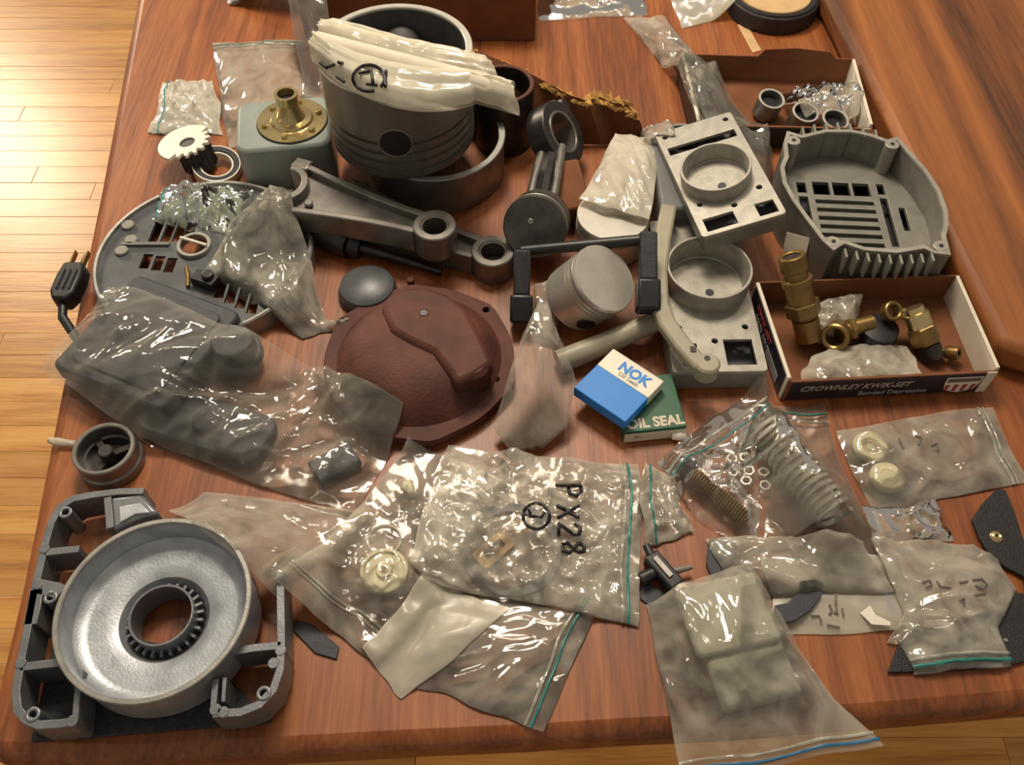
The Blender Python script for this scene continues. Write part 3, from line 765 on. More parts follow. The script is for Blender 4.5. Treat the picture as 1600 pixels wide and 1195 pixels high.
# --- grey fan cover (right)
zr = .060; q = P(1352, 302, zr)
fcv = thing('fan_cover', 'large grey cast fan cover with slotted floor and finned sides', 'cover', (q.x, q.y, TZ))
rimp = [(1232, 208), (1252, 214), (1290, 205), (1330, 205), (1362, 212), (1386, 221), (1402, 217), (1416, 234), (1445, 266), (1466, 298), (1477, 330), (1478, 352), (1474, 368), (1481, 396), (1460, 394), (1444, 386), (1400, 393), (1350, 389),
        (1318, 378), (1302, 388), (1288, 376), (1262, 342), (1240, 312), (1226, 286), (1222, 262), (1229, 245), (1227, 225)]
lr = loc_of(fcv, rimp, zr)
MB().wall(lr, .0035, 0, zr, True).build('shell', 'alu_grey', fcv)
MB().wall(lr, .0045, zr - .002, zr + .0008, True).build('rim', 'alu_warm', fcv)
cor = [Vector(loc_of(fcv, [p], zr)[0]) for p in ((1240, 220), (1394, 226), (1470, 385), (1302, 378))]
for c in cor:
    MB().cyl(.0075, 0, zr + .001, 20, T(c.x, c.y, 0)).build('screw_post', 'alu_warm', fcv, bevel=.0008)
    MB().cyl(.0022, zr, zr + .0016, 10, T(c.x, c.y, 0)).build('screw_hole', 'black', fcv)
u_ = (cor[1] - cor[0]).normalized(); v_ = Vector((u_.y, -u_.x))
fxm = Matrix(((u_.x, v_.x, 0, 0), (u_.y, v_.y, 0, 0), (0, 0, 1, 0), (0, 0, 0, 1)))
cm = sum(cor, Vector((0, 0))) / 4; fxm = T(cm.x, cm.y, 0) @ fxm
gw = (cor[1] - cor[0]).length
slo = []
def fs_(x0, y0, x1, y1): slo.append([tuple((fxm @ Vector((x, y, 0)))[:2]) for x, y in ((x0, y0), (x1, y0), (x1, y1), (x0, y1))])
for k in range(6): fs_(-.036, -.024 + k * .0125, .026, -.018 + k * .0125)
for k in range(3): fs_(-.036 + k * .0215, -.052, -.018 + k * .0215, -.032)
fs_(-.053, -.050, -.043, -.034); fs_(-.053, -.028, -.043, .012); fs_(.033, -.052, .041, -.036); fs_(.033, -.03, .041, .042); fs_(.050, -.016, .057, .018)
poly = [((Vector(p)) * .985)[:] for p in lr]
MB().plate([tuple(p) for p in poly], .020, .025, slo).build('slotted_floor', 'alu_grey', fcv, bevel=.0006)
MB().plate([tuple(Vector(p) * .97) for p in lr], .002, .004).build('dark_backing', 'rubber', fcv)
for side_, i0, i1, n_f, ext in ((3, 2, 3, 9, .013), (1, 0, 1, 7, .012)):
    A_, B_ = (cor[3], cor[2]) if side_ == 3 else (cor[0], cor[1])
    dn = (B_ - A_).normalized(); nn = Vector((dn.y, -dn.x)) if side_ == 3 else Vector((-dn.y, dn.x))
    for k in range(n_f):
        c = A_.lerp(B_, (k + 1) / (n_f + 1)); bow = .016 * math.sin(PI * (k + 1) / (n_f + 1)) if side_ == 1 else .0105 * math.sin(PI * (k + 1) / (n_f + 1)) ** .7
        c = c + nn * ((.009 if side_ == 3 else .010) + bow)
        z0_ = .037 if side_ == 3 else .001
        MB().box((0, 0, (zr + z0_) / 2), (.0024, .012 if side_ == 3 else .018, zr - z0_), T(c.x, c.y, 0) @ RZ(math.atan2(dn.y, dn.x))).build('fin', 'alu_grey', fcv, bevel=.0006)
a = P(1244, 382, .035)
lb_ = MB().box((0, 0, 0), (.024, .020, .0008)); o = lb_.build('sticker', 'paper', fcv); o.matrix_local = axis_mtx(Vector((a.x, a.y, TZ + .035)) - fcv.location, (-.55, -.65, .35), (.6, -.5, .2))

# --- cartons
def carton(name, label, rim, zt, front_h, prints):
    W4 = [P(x, y, zt) for x, y in rim]          # front-left, back-left, back-right, front-right
    c = sum(W4, Vector()) / 4
    t = thing(name, label, 'carton', (c.x, c.y, TZ))
    l = [(p - c).xy for p in W4]
    FL, BL, BR, FR = l
    def panel(nm, a, b, h, th, m, z0=.0005):
        return MB().wall([a, b], th, z0, h).build(nm, m, t, bevel=.0004)
    MB().plate([tuple(p) for p in (FL, FR, BR, BL)], 0.0003, .002).build('base', 'card', t)
    panel('back_panel', BL, BR, zt, .002, 'card'); panel('left_end', FL, BL, zt, .0035, 'cardw'); panel('right_end', FR, BR, zt, .0035, 'cardw')
    fx_ = (FR - FL).normalized(); nf = Vector((fx_.y, -fx_.x))
    panel('front_panel', FL + nf * .001, FR + nf * .001, front_h, .0028, 'card')
    e0 = FL + nf * .0029 + fx_ * .003; e1 = FR + nf * .0029 - fx_ * .010
    panel('front_print', e0, e1, front_h - .001, .0007, 'navy', .0025)
    panel('front_edge', FR + nf * .0028 - fx_ * .009, FR + nf * .0028, front_h + .001, .0012, 'cardw')
    lx_ = (BL - FL).normalized(); nl = Vector((-lx_.y, lx_.x))
    panel('end_print', FL + nl * .0024 + lx_ * .004, BL + nl * .0024 - lx_ * .004, zt - .001, .0007, 'navy', .002)
    return t, FL, FR, BL, BR, fx_, nf, lx_, nl
ct, FL, FR, BL, BR, fx_, nf, lx_, nl = carton('parts_carton', 'open white and dark printed carton full of brass fittings', ((1234, 590), (1184, 441), (1496, 430), (1560, 574)), .034, .030, 1)
def on_front(u, z, off=.0036): 
    p = FL.lerp(FR, u) + nf * off
    x = Vector((fx_.x, fx_.y, 0)); zz = Vector((0, 0, 1)); yy = Vector((nf.x, nf.y, 0))
    m_ = Matrix((x, zz, yy)).transposed().to_4x4(); m_.translation = (p.x, p.y, z); return m_
def on_left(u, z, off=.0032):
    p = BL.lerp(FL, u) + nl * off
    x = Vector((-lx_.x, -lx_.y, 0)); yy = Vector((nl.x, nl.y, 0))
    m_ = Matrix((x, Vector((0, 0, 1)), yy)).transposed().to_4x4(); m_.translation = (p.x, p.y, z); return m_
lettering('CROWNLEY KWIK-SET', ct, on_front(.33, .0195), .0105, 'pale_ink', bold=.0002, shear=.35, sx=.95)
lettering('Bonded Depression', ct, on_front(.53, .0085), .0085, 'grey_ink', bold=.0001, sx=.95)
sh = MB(); sh.plate([(-.017, .011), (.017, .011), (.017, .004), (.014, -.008), (0, -.0125), (-.014, -.008), (-.017, .004)], 0, .0004)
X = on_front(.855, .0155); o = sh.build('shield', 'cardw', ct); o.matrix_local = X
for k in range(4):
    o = MB().plate([(-.0145 + k * .0082, .000), (-.0105 + k * .0082, .000), (-.0112 + k * .0078, -.0085 - (.0015 if k in (1, 2) else 0)), (-.0140 + k * .0078, -.0080 - (.0015 if k in (1, 2) else 0))], .0004, .0007).build('red_stripe', 'red_ink', ct); o.matrix_local = X
o = MB().plate([(-.0155, .0095), (.0155, .0095), (.0155, .0042), (-.0155, .0042)], .0004, .0007).build('shield_band', 'ink_soft', ct); o.matrix_local = X
lettering('KWIK-SET', ct, on_left(.40, .024), .009, 'red_ink', bold=.0002, sx=1.2)
for k in range(3): lettering('BOLTS', ct, on_left(.30 + .22 * k, .013), .0075, 'grey_ink', bold=.0002)
o = MB().plate([(-.018, -.007), (.018, -.007), (.018, .005), (-.018, .005)], 0, .0003).build('grey_label', 'grey_ink', ct); o.matrix_local = on_left(.72, .012, .0030)

c2, FL2, FR2, BL2, BR2, fx2, nf2, lx2, nl2 = carton('parts_carton', 'open carton of metal bushings behind the grey fan cover', ((1092, 188), (1066, 84), (1334, 92), (1362, 194)), .036, .031, 2)
fl_ = sheet('lid_flap', [[P(1180, 92, .036) , P(1240, 95, .036), P(1310, 99, .036)], [P(1195, 78, .05), P(1245, 76, .052), P(1296, 82, .05)]], 'card', c2, .0015, c2.location.copy())

# fittings in the carton
def fit_loc(px, py, z): return P(px, py, z)
a = fit_loc(1262, 535, .006); 
f1 = thing('brass_fitting', 'tall stepped brass fitting leaning in the left corner of the carton', 'brass fitting', mtx=axis_mtx(Vector((a.x, a.y, TZ + .012)), (-.28, .40, .72)))
MB().lathe([(0, 0), (.0125, 0), (.0125, .022), (.0105, .023), (.0105, .026), (0, .026)], 24, None).build('lower_barrel', 'brass', f1)
MB().cyl(.0165, .026, .040, 6, None, .001).build('hex_nut', 'brass', f1)
MB().lathe([(.013, .040), (.013, .058), (.0145, .0585), (.0145, .064), (.011, .065), (.011, .072)], 24).build('upper_barrel', 'brass', f1)
MB().ring(.0125, .008, .072, .088, 28, None, .001).build('collar', 'brass', f1); MB().cyl(.008, .07, .086, 20).build('bore', 'dsteel', f1)
a = fit_loc(1308, 522, .020)
f2 = thing('brass_fitting', 'brass elbow fitting with round open end in the middle of the carton', 'brass fitting', (a.x, a.y, TZ + .010))
MB().ring(.0135, .0085, -.012, .010, 28, axis_mtx((0, 0, .008), (-.5, -.7, .5)), .0015).build('socket', 'brass', f2)
MB().tube([(.002, .002, .008), (.018, .008, .010), (.036, .012, .012)], [.009, .008, .0085], 16).build('pipe', 'brass', f2)
MB().cyl(.0105, -.003, .003, 6, axis_mtx((.015, .007, .010), (1, .3, .1)), .0008).build('hex_nut', 'brass', f2)
a = fit_loc(1376, 512, .022)
f3 = thing('valve_knob', 'round black knob with brass tee on the fittings pile', 'valve', (a.x, a.y, TZ + .008))
MB().lathe([(0, 0), (.017, .001), (.0185, .006), (.0175, .014), (0, .018)], 32).build('knob', 'black', f3)
MB().ring(.0095, .006, -.004, .006, 28, axis_mtx((.008, .010, .026), (.2, -.5, .85)), .001).build('tee_ring', 'brass', f3)
MB().tube([(.014, .012, .022), (.034, .010, .020)], .006, 14).build('tee_stub', 'gold', f3)
a = fit_loc(1450, 530, .02)
f4 = thing('brass_fitting', 'brass hex union at the right end of the carton', 'brass fitting', mtx=axis_mtx(Vector((a.x, a.y, TZ + .016)), (-.35, .55, .55)))
MB().cyl(.014, -.002, .016, 6, None, .001).build('hex_nut', 'brass', f4)
MB().lathe([(0, .016), (.0115, .016), (.0115, .030), (.009, .031), (.009, .036), (0, .036)], 24).build('upper_barrel', 'gold', f4)
MB().cyl(.0115, -.018, -.002, 24, None, .001).build('lower_barrel', 'dsteel', f4)
a = fit_loc(1480, 548, .012)
f5 = tag(MB().lathe([(.003, 0), (.006, 0), (.0068, .004), (.006, .012), (.003, .012)], 20, axis_mtx((0, 0, .008), (.6, -.5, .5)), True).build('brass_ferrule', 'brass', None, (a.x, a.y, TZ + .002)), 'small brass ferrule by the white right end of the carton', 'ferrule')
# bushings in the back carton
for i, (px, py, lab) in enumerate(((1206, 154, 'open metal bushing on the left of the back carton'), (1259, 175, 'middle open metal bushing at the front of the back carton'), (1306, 186, 'metal bushing tucked under the crumpled film in the back carton'))):
    a = P(px, py, .030)
    t = thing('bushing', lab, 'bushing', mtx=axis_mtx(Vector((a.x, a.y, TZ + .030)), (.1, -.16, 1)), group='bushings in the back carton')
    MB().ring(.0155, .0128, -.024, .0, 36, None, .0008).build('sleeve', 'steel', t); MB().ring(.0157, .0130, -.001, .0006, 36, None, .0004).build('edge', 'alu_bright', t)
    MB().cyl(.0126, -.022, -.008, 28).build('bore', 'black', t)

# --- seal boxes
def small_box(name, label, cor, zt, th, base_m):
    Wc = [P(x, y, zt) for x, y in cor]; c = sum(Wc, Vector()) / 4
    u = ((Wc[1] - Wc[0]) + (Wc[2] - Wc[3])) / 2; v = ((Wc[0] - Wc[3]) + (Wc[1] - Wc[2])) / 2
    r = math.atan2(u.y, u.x); t = thing(name, label, 'box', (c.x, c.y, TZ + zt - th), r)
    return t, u.length / 2, v.length / 2
g, gw2, gh2 = small_box('seal_box', 'dark green seal box under the blue and white one', ((960, 592), (1053, 582), (1070, 668), (973, 677)), .016, .0155, 'green')
MB().box((0, .0005, .0078), (gw2 * 2, gh2 * 2 - .001, .0152)).build('carton', 'green', g, bevel=.0008)
MB().box((0, -gh2 + .0003, .0065), (gw2 * 2 - .001, .001, .012)).build('cream_end', 'paper', g)
lettering('OIL SEAL', g, T(.001, -gh2 + .0085, .0156), .0142, 'paper', bold=.0006, sx=.93)
lettering('201', g, T(-gw2 * .55, -gh2 - .0003, .008) @ RX(PI / 2), .005, 'ink_soft')
nb, nw2, nh2 = small_box('seal_box', 'blue and white seal box lying tilted on the green one', ((957, 543), (1037, 595), (978, 660), (898, 606)), .029, .0125, 'blue')
MB().box((0, -nh2 * .42, .00625), (nw2 * 2, nh2 * 1.16, .0125)).build('blue_end', 'blue', nb, bevel=.0008)
MB().box((0, nh2 * .58, .00625), (nw2 * 2, nh2 * .84, .0125)).build('white_end', 'white', nb, bevel=.0008)
lettering('NOK', nb, T(.004, nh2 * .60, .0127), .0150, 'blue', bold=.0006, sx=.95)
lettering('Oil Seals', nb, T(.003, nh2 * .32, .0127), .0062, 'grey_ink', bold=.0001)
a = P(1060, 679, .006)
tag(MB().tube([(-.006, 0, .005), (0, 0, .0055), (.006, .001, .005)], [.004, .0052, .004], 14).build('white_bead', 'white', None, (a.x, a.y, TZ)), 'small white plastic stub at the corner of the green box', 'stub')

# --- tape roll and leather bits
a = P(1210, -8, .022); s = S(1210, 0, .02)
tr = thing('tape_roll', 'roll of dark tape with a tan core at the back edge', 'tape roll', (a.x, a.y, TZ))
MB().ring(70 * s, 56 * s, 0, .024, 64, None, .002).build('tape', 'rubber', tr); MB().ring(67 * s, 62 * s, .024, .026, 64).build('tape_layers', 'black', tr)
MB().cyl(57 * s, .001, .0262, 48, None, .001).build('core_disc', 'tan', tr)
def flat(name, pts, m, label, cat, z=.0, th=.003, bevel=.0006, parent=None):
    c = sum((P(x, y, z + th) for x, y in pts), Vector()) / len(pts)
    o = MB().plate([((P(x, y, z + th) - c).x, (P(x, y, z + th) - c).y) for x, y in pts], 0, th).build(name, m, None, (c.x, c.y, TZ + z), bevel)
    return tag(o, label, cat)
ls = flat('leather_strap', [(1557, 764), (1571, 764), (1586, 800), (1602, 850), (1625, 930), (1625, 1000), (1600, 900), (1572, 886), (1548, 868), (1530, 838), (1520, 810), (1536, 785)], 'leather', 'black leather strap with one metal rivet at the right edge', 'strap', .001, .004)
a = P(1557, 838, .005)
o = MB().lathe([(.0012, .0014), (.003, .002), (.0048, .0012), (.0055, 0), (0, 0)], 20).build('rivet', 'gold', ls, (a.x - ls.location.x, a.y - ls.location.y, .004))
ls2 = flat('leather_pad', [(1585, 925), (1640, 930), (1640, 1025), (1562, 1042), (1480, 1048), (1388, 1050), (1412, 985), (1500, 975)], 'leather', 'black leather pad under the crumpled bag at the lower right', 'pad', .0005, .003)
a = P(1571, 1000, .004)
MB().cyl(.0016, .003, .0042, 12).build('rivet', 'alu', ls2, (a.x - ls2.location.x, a.y - ls2.location.y, 0))
flat('rubber_gasket', [(1108, 842), (1128, 838), (1150, 848), (1152, 868), (1138, 890), (1112, 902), (1104, 880)], 'gbox', 'dark grey gasket piece left of the milky bag', 'gasket', .001, .003)
arc = [(1252, 906), (1270, 904), (1288, 908), (1284, 930), (1268, 952), (1244, 968), (1218, 974), (1210, 958), (1212, 944), (1232, 940), (1246, 926)]
cgk = flat('curved_gasket', arc, 'gbox', 'dark grey curved gasket on the marked paper sleeve', 'gasket', .008, .003); SOFT.add(cgk.name)
a = P(1036, 895, .008)
vk = thing('black_valve', 'small black valve with a white button beside the marked zip bag', 'valve', (a.x, a.y, TZ), -.95)
MB().box((0, 0, .009), (.034, .014, .014)).build('body', 'black', vk, bevel=.002)
MB().tube([(-.012, 0, .010), (-.026, .004, .010)], [.004, .003], 12).build('stub', 'black', vk)
MB().tube([(.004, .006, .010), (.010, .022, .009)], [.003, .002], 10).build('lever', 'alu_grey', vk)
MB().tube([(-.004, -.006, .009), (-.006, -.018, .008)], [.005, .006], 12).build('side_port', 'black', vk)
MB().cyl(.0052, .0, .010, 20, T(.018, .000, .008) @ RY(.5), .002).build('button', 'white', vk)
MB().box((-.002, 0, .0168), (.02, .004, .002)).build('metal_strip', 'alu', vk)
flat('grey_card', [(1003, 905), (1040, 925), (1062, 955), (1020, 950), (1000, 935)], 'gbox', 'scrap of grey film card beneath the black valve', 'card', .0005, .0015)
flat('dark_scrap', [(462, 968), (488, 975), (530, 1010), (526, 1030), (492, 1020), (458, 985)], 'gbox', 'dark grey scrap under the lower edge of the pulley bag', 'scrap', .0005, .0015)

# ================================================================== PLASTIC BAGS
# height of everything standing on the table, so that the bags can be laid over it
RES = .004; GX0, GX1, GY0, GY1 = -.80, .80, -.46, .86
NX, NY = int((GX1 - GX0) / RES), int((GY1 - GY0) / RES)
HM = np.zeros((NY, NX))
def rasterise(objs, field):
    bpy.context.view_layer.update()
    V = []; F = []
    for o in objs:
        n = len(V); mw = o.matrix_world
        V += [mw @ v.co for v in o.data.vertices]; F += [[i + n for i in p.vertices] for p in o.data.polygons]
    if not F: return field
    bv = BVHTree.FromPolygons(V, F)
    A = np.array([tuple(v) for v in V])
    i0, i1 = max(0, int((A[:, 0].min() - GX0) / RES) - 1), min(NX, int((A[:, 0].max() - GX0) / RES) + 2)
    j0, j1 = max(0, int((A[:, 1].min() - GY0) / RES) - 1), min(NY, int((A[:, 1].max() - GY0) / RES) + 2)
    dn = Vector((0, 0, -1))
    for j in range(j0, j1):
        for i in range(i0, i1):
            h = bv.ray_cast(Vector((GX0 + (i + .5) * RES, GY0 + (j + .5) * RES, TZ + 1)), dn, 1.2)
            if h[0] is not None: field[j, i] = max(field[j, i], h[0].z - TZ)
    return field
def sample(field, X, Y):
    i = np.clip(((X - GX0) / RES - .5), 0, NX - 1.001); j = np.clip(((Y - GY0) / RES - .5), 0, NY - 1.001)
    i0 = i.astype(int); j0 = j.astype(int); a = i - i0; b = j - j0
    return (field[j0, i0] * (1 - a) + field[j0, i0 + 1] * a) * (1 - b) + (field[j0 + 1, i0] * (1 - a) + field[j0 + 1, i0 + 1] * a) * b
def ground(px, py):
    z = 0.0
    for _ in range(4):
        p = P(px, py, z); z = float(sample(HM, np.array([p.x]), np.array([p.y]))[0])
    return P(px, py, z), z
def drape(field, X, Y, slope=.8, it=40, smooth=4):
    h = sample(field, X, Y); z = h.copy()
    du = np.hypot(np.diff(X, axis=1), np.diff(Y, axis=1)) * slope; dv = np.hypot(np.diff(X, axis=0), np.diff(Y, axis=0)) * slope
    for _ in range(it):
        z[:, 1:] = np.maximum(z[:, 1:], z[:, :-1] - du); z[:, :-1] = np.maximum(z[:, :-1], z[:, 1:] - du)
        z[1:] = np.maximum(z[1:], z[:-1] - dv); z[:-1] = np.maximum(z[:-1], z[1:] - dv)
    for _ in range(smooth):
        q = np.pad(z, 1, mode='edge'); z = (q[:-2, 1:-1] + q[2:, 1:-1] + q[1:-1, :-2] + q[1:-1, 2:] + 2 * z) / 6
        z = np.maximum(z, h)
    return z
def wrinkle(X, Y, seed, amp, freq, stretch=(1, 1), rot=0.):
    out = np.zeros_like(X); c, s_ = math.cos(rot), math.sin(rot)
    it = np.nditer(X, flags=['multi_index'])
    for x in it:
        k = it.multi_index; y = Y[k]; x = float(x)
        u = (x * c + y * s_) * stretch[0]; v = (-x * s_ + y * c) * stretch[1]
        wx = noise.noise((u * freq * .6, v * freq * .6, seed + 9)) * .8 / freq
        a = 1 - abs(noise.noise(((u + wx) * freq, (v - wx) * freq, seed))) * 2
        b = 1 - abs(noise.noise((u * freq * 2.3, v * freq * 2.3, seed + 31))) * 2
        out[k] = (max(a, 0) ** 2 + .45 * max(b, 0) ** 2)
    return out * amp
SEED = [0]
def grid_obj(name, X, Y, Z, m, parent, org, thick=0.):
    ny, nx = X.shape; vs = [(X[j, i] - org.x, Y[j, i] - org.y, Z[j, i] + TZ - org.z) for j in range(ny) for i in range(nx)]
    fs = [(j * nx + i, j * nx + i + 1, (j + 1) * nx + i + 1, (j + 1) * nx + i) for j in range(ny - 1) for i in range(nx - 1)]
    b = MB().add(vs, fs); b.solid = False
    return b.build(name, m, parent, smooth=70, solid=False)
class Bag: pass
def bag(name, label, rows, zg, m, n=(44, 44), puff=.006, wr=.0035, freq=26, st=(1, 1), rot=0., zips=(), cat='bag', group=None, cont=(), slope=.8, curve=.004, free=False):
    global HM
    SEED[0] += 3.7; sd = SEED[0]; nx, ny = n
    rz_ = zg if isinstance(zg, (list, tuple)) else [zg] * len(rows)
    LP = [P(*a, z) for (a, b), z in zip(rows, rz_)]; RP = [P(*b, z) for (a, b), z in zip(rows, rz_)]
    d = [0.]
    for i in range(1, len(rows)): d.append(d[-1] + ((LP[i] - LP[i - 1]).length + (RP[i] - RP[i - 1]).length) / 2)
    d = [x / d[-1] for x in d]
    V = np.linspace(0, 1, ny); U = np.linspace(0, 1, nx)
    ip = lambda A, k: np.interp(V, d, [p[k] for p in A])
    lx, ly, rx, ry = ip(LP, 0), ip(LP, 1), ip(RP, 0), ip(RP, 1)
    X = lx[:, None] * (1 - U) + rx[:, None] * U; Y = ly[:, None] * (1 - U) + ry[:, None] * U
    # soft uneven outline
    for j in range(ny):
        for i in range(nx):
            e = .5
            X[j, i] += curve * noise.noise((U[i] * 3 + sd, V[j] * 3, 1.7)); Y[j, i] += curve * noise.noise((U[i] * 3 + sd, V[j] * 3, 7.7))
    z0 = np.repeat(ip([(z,) for z in rz_], 0)[:, None], nx, 1) if free else drape(HM, X, Y, slope)
    F2 = HM
    if cont:
        objs = []
        for o in cont: objs += [o] + list(o.children_recursive)
        F2 = rasterise([o for o in objs if o.type == 'MESH'], HM.copy())
    z1 = z0 if free else drape(F2, X, Y, slope)
    edge = np.minimum(1, 5 * np.minimum(np.minimum(U, 1 - U)[None, :], np.minimum(V, 1 - V)[:, None]))
    w_ = wrinkle(X, Y, sd, wr, freq, st, rot)
    w2 = wrinkle(X, Y, sd + 50, wr * .25, freq, st, rot)
    pf = puff * np.sin(PI * U)[None, :] ** .6 * np.sin(PI * V)[:, None] ** .6
    ztop = z1 + .0012 + w_ * (.35 + .65 * edge) + pf
    zbot = z0 + .0005 + np.minimum(w2, ztop - z0 - .001) * .8 * edge
    org = Vector((X.mean(), Y.mean(), TZ + float(z0.min())))
    t = thing(name, label, cat, org, group=group)
    grid_obj('top_film', X, Y, ztop, m, t, org); grid_obj('under_film', X, Y, zbot, m, t, org)
    for side, pos, mz, wd in zips:
        k = []
        if side in 'LR':
            u = pos; i = u * (nx - 1); i0 = min(int(i), nx - 2); a = i - i0
            k = [Vector(((X[j, i0] * (1 - a) + X[j, i0 + 1] * a), (Y[j, i0] * (1 - a) + Y[j, i0 + 1] * a), TZ + (ztop[j, i0] * (1 - a) + ztop[j, i0 + 1] * a))) for j in range(ny)]
        else:
            v = pos; j = v * (ny - 1); j0 = min(int(j), ny - 2); a = j - j0
            k = [Vector(((X[j0, i] * (1 - a) + X[j0 + 1, i] * a), (Y[j0, i] * (1 - a) + Y[j0 + 1, i] * a), TZ + (ztop[j0, i] * (1 - a) + ztop[j0 + 1, i] * a))) for i in range(nx)]
        MB().tube([p - org + Vector((0, 0, .0006)) for p in k], wd, 6).build('zip_seal', mz, t, smooth=60, solid=False)
    # the bag becomes part of what the next ones lie on
    for j in range(ny - 1):
        for i in range(nx - 1):
            for a, b in ((0, 0), (.5, .5), (0, .5), (.5, 0)):
                x = X[j, i] * (1 - a) * (1 - b) + X[j, i + 1] * a * (1 - b) + X[j + 1, i] * (1 - a) * b + X[j + 1, i + 1] * a * b
                y = Y[j, i] * (1 - a) * (1 - b) + Y[j, i + 1] * a * (1 - b) + Y[j + 1, i] * (1 - a) * b + Y[j + 1, i + 1] * a * b
                ii = int((x - GX0) / RES); jj = int((y - GY0) / RES)
                if 0 <= ii < NX and 0 <= jj < NY: HM[jj, ii] = max(HM[jj, ii], ztop[j, i])
    r = Bag(); r.root = t; r.org = org; r.X, r.Y, r.Z = X, Y, ztop; return r
def on_bag(bg, px, py):
    """point of the bag's upper film seen at that pixel"""
    z = float(bg.Z.mean())
    for _ in range(5):
        p = P(px, py, z); k = np.argmin((bg.X - p.x) ** 2 + (bg.Y - p.y) ** 2); z = float(bg.Z.flat[k])
    return P(px, py, z + .0012)
def scribble(bg, strokes, m='ink', r=.0009, name='handwriting'):
    """felt pen strokes given as pixel polylines, laid on the film"""
    for st in strokes:
        pts = []
        for a, b in zip(st, st[1:]):
            k = max(2, int(math.hypot(b[0] - a[0], b[1] - a[1]) / 3))
            for i in range(k): pts.append((a[0] + (b[0] - a[0]) * i / k, a[1] + (b[1] - a[1]) * i / k))
        pts.append(st[-1])
        w3 = [on_bag(bg, *p) - bg.org for p in pts]
        MB().tube(w3, r, 6).build(name, m, bg.root, smooth=60, solid=False)
def arc_px(cx, cy, rx, ry, a0=0, a1=360, n=18): return [(cx + rx * math.cos(math.radians(a0 + (a1 - a0) * k / n)), cy + ry * math.sin(math.radians(a0 + (a1 - a0) * k / n))) for k in range(n + 1)]
def put(o, px, py, dz=.001, rz=0.):
    p, z = ground(px, py); o.location = (p.x, p.y, TZ + z + dz); o.rotation_euler.z = rz; return o

bpy.context.view_layer.update()
HM = rasterise([o for o in bpy.data.objects if o.type == 'MESH' and o.name not in SOFT and o.name.split('.')[0] not in ('plank', 'floor', 'tabletop', 'leg')], HM)
HM = np.maximum(HM, 0)

# ---- back of the table
bag('crumpled_bag', 'crumpled clear bag behind the zip bag at the back left', [((356, -30), (562, -30)), ((356, 8), (566, 30))], 0, M['film3'], (40, 26), .012, .014, 34, (1, .5))
bag('clear_bag', 'clear plastic bag at the back beside the cardboard box', [((842, -30), (1000, -40)), ((840, 34), (1012, 24))], 0, M['film3'], (40, 26), .010, .008, 30, (.6, 1))
bag('clear_bag', 'greyish plastic bag at the back next to the tape roll', [((1036, -30), (1140, -40)), ((1066, 46), (1158, 24))], 0, M['film4'], (30, 26), .010, .005, 30)
bag('twisted_bag', 'long twisted clear bag running to the back carton', [((975, 20), (1040, 18)), ((1020, 60), (1075, 52)), ((1062, 110), (1118, 96)), ((1090, 190), (1135, 170))], [0.01, .02, .03, .035], M['film2'], (20, 50), .008, .009, 40)
bag('zip_bag', 'hazy zip bag with a pale seal behind the green canister', [((322, 36), (466, 30)), ((330, 80), (468, 72)), ((346, 200), (478, 180))], [.030, .030, .03], M['film2'], (40, 44), .010, .004, 22, (1, .5), zips=(('v', .07, M['clearzip'], .0016), ('v', .04, M['teal'], .0005)))
bag('film_sheet', 'strip of grey film between the zip bag and the big piston', [((458, 30), (522, 40)), ((478, 200), (526, 190))], .02, M['filmx'], (20, 36), .006, .004, 24)
# small white bag
lumps = []
for i, (px, py, wh_) in enumerate(((288, 148, 'upper left'), (304, 161, 'middle'), (283, 176, 'lower left'), (314, 180, 'lower right'), (324, 148, 'upper right'))):
    b = MB().lathe([(0, -.004), (.006, -.002), (.008, .002), (.005, .006), (0, .007)], 12); o = tag(b.build('white_lump', 'white', None), wh_ + ' white plastic piece inside the little teal sealed bag', 'plastic piece', 'white pieces in the little bag'); put(o, px, py, .0045, i); lumps.append(o)
bag('small_zip_bag', 'little white bag with a teal seal near the left table edge', [((254, 126), (330, 124)), ((246, 165), (344, 165)), ((232, 206), (346, 208))], 0.004, M['filmw'], (34, 30), .006, .006, 40, zips=(('L', .14, M['teal'], .0008),), cont=lumps)
# carton films
bag('crumpled_film', 'crumpled milky film in the back carton over the bushings', [((1226, 118), (1330, 108)), ((1232, 142), (1342, 135)), ((1262, 176), (1345, 170))], [.03, .035, .03], M['film3'], (40, 30), .016, .012, 44)
bag('film_sheet', 'grey film hanging over the front left corner of the back carton', [((1082, 92), (1118, 80)), ((1098, 150), (1210, 165)), ((1150, 230), (1216, 225)), ((1180, 300), (1205, 290))], [.04, .05, .05, .03], M['filmx'], (26, 44), .006, .005, 24)
bag('crumpled_film', 'crumpled milky film along the front inside the fittings carton', [((1300, 540), (1415, 540)), ((1268, 560), (1430, 560)), ((1250, 596), (1440, 588))], [.010, .015, .025], M['film3'], (44, 30), .001, .005, 34, (1, .5), free=True)
bag('crumpled_film', 'crumpled clear film behind the brass elbow in the fittings carton', [((1268, 478), (1345, 462)), ((1275, 530), (1335, 520))], [.016, .010], M['film3'], (30, 26), .010, .010, 40, free=True)
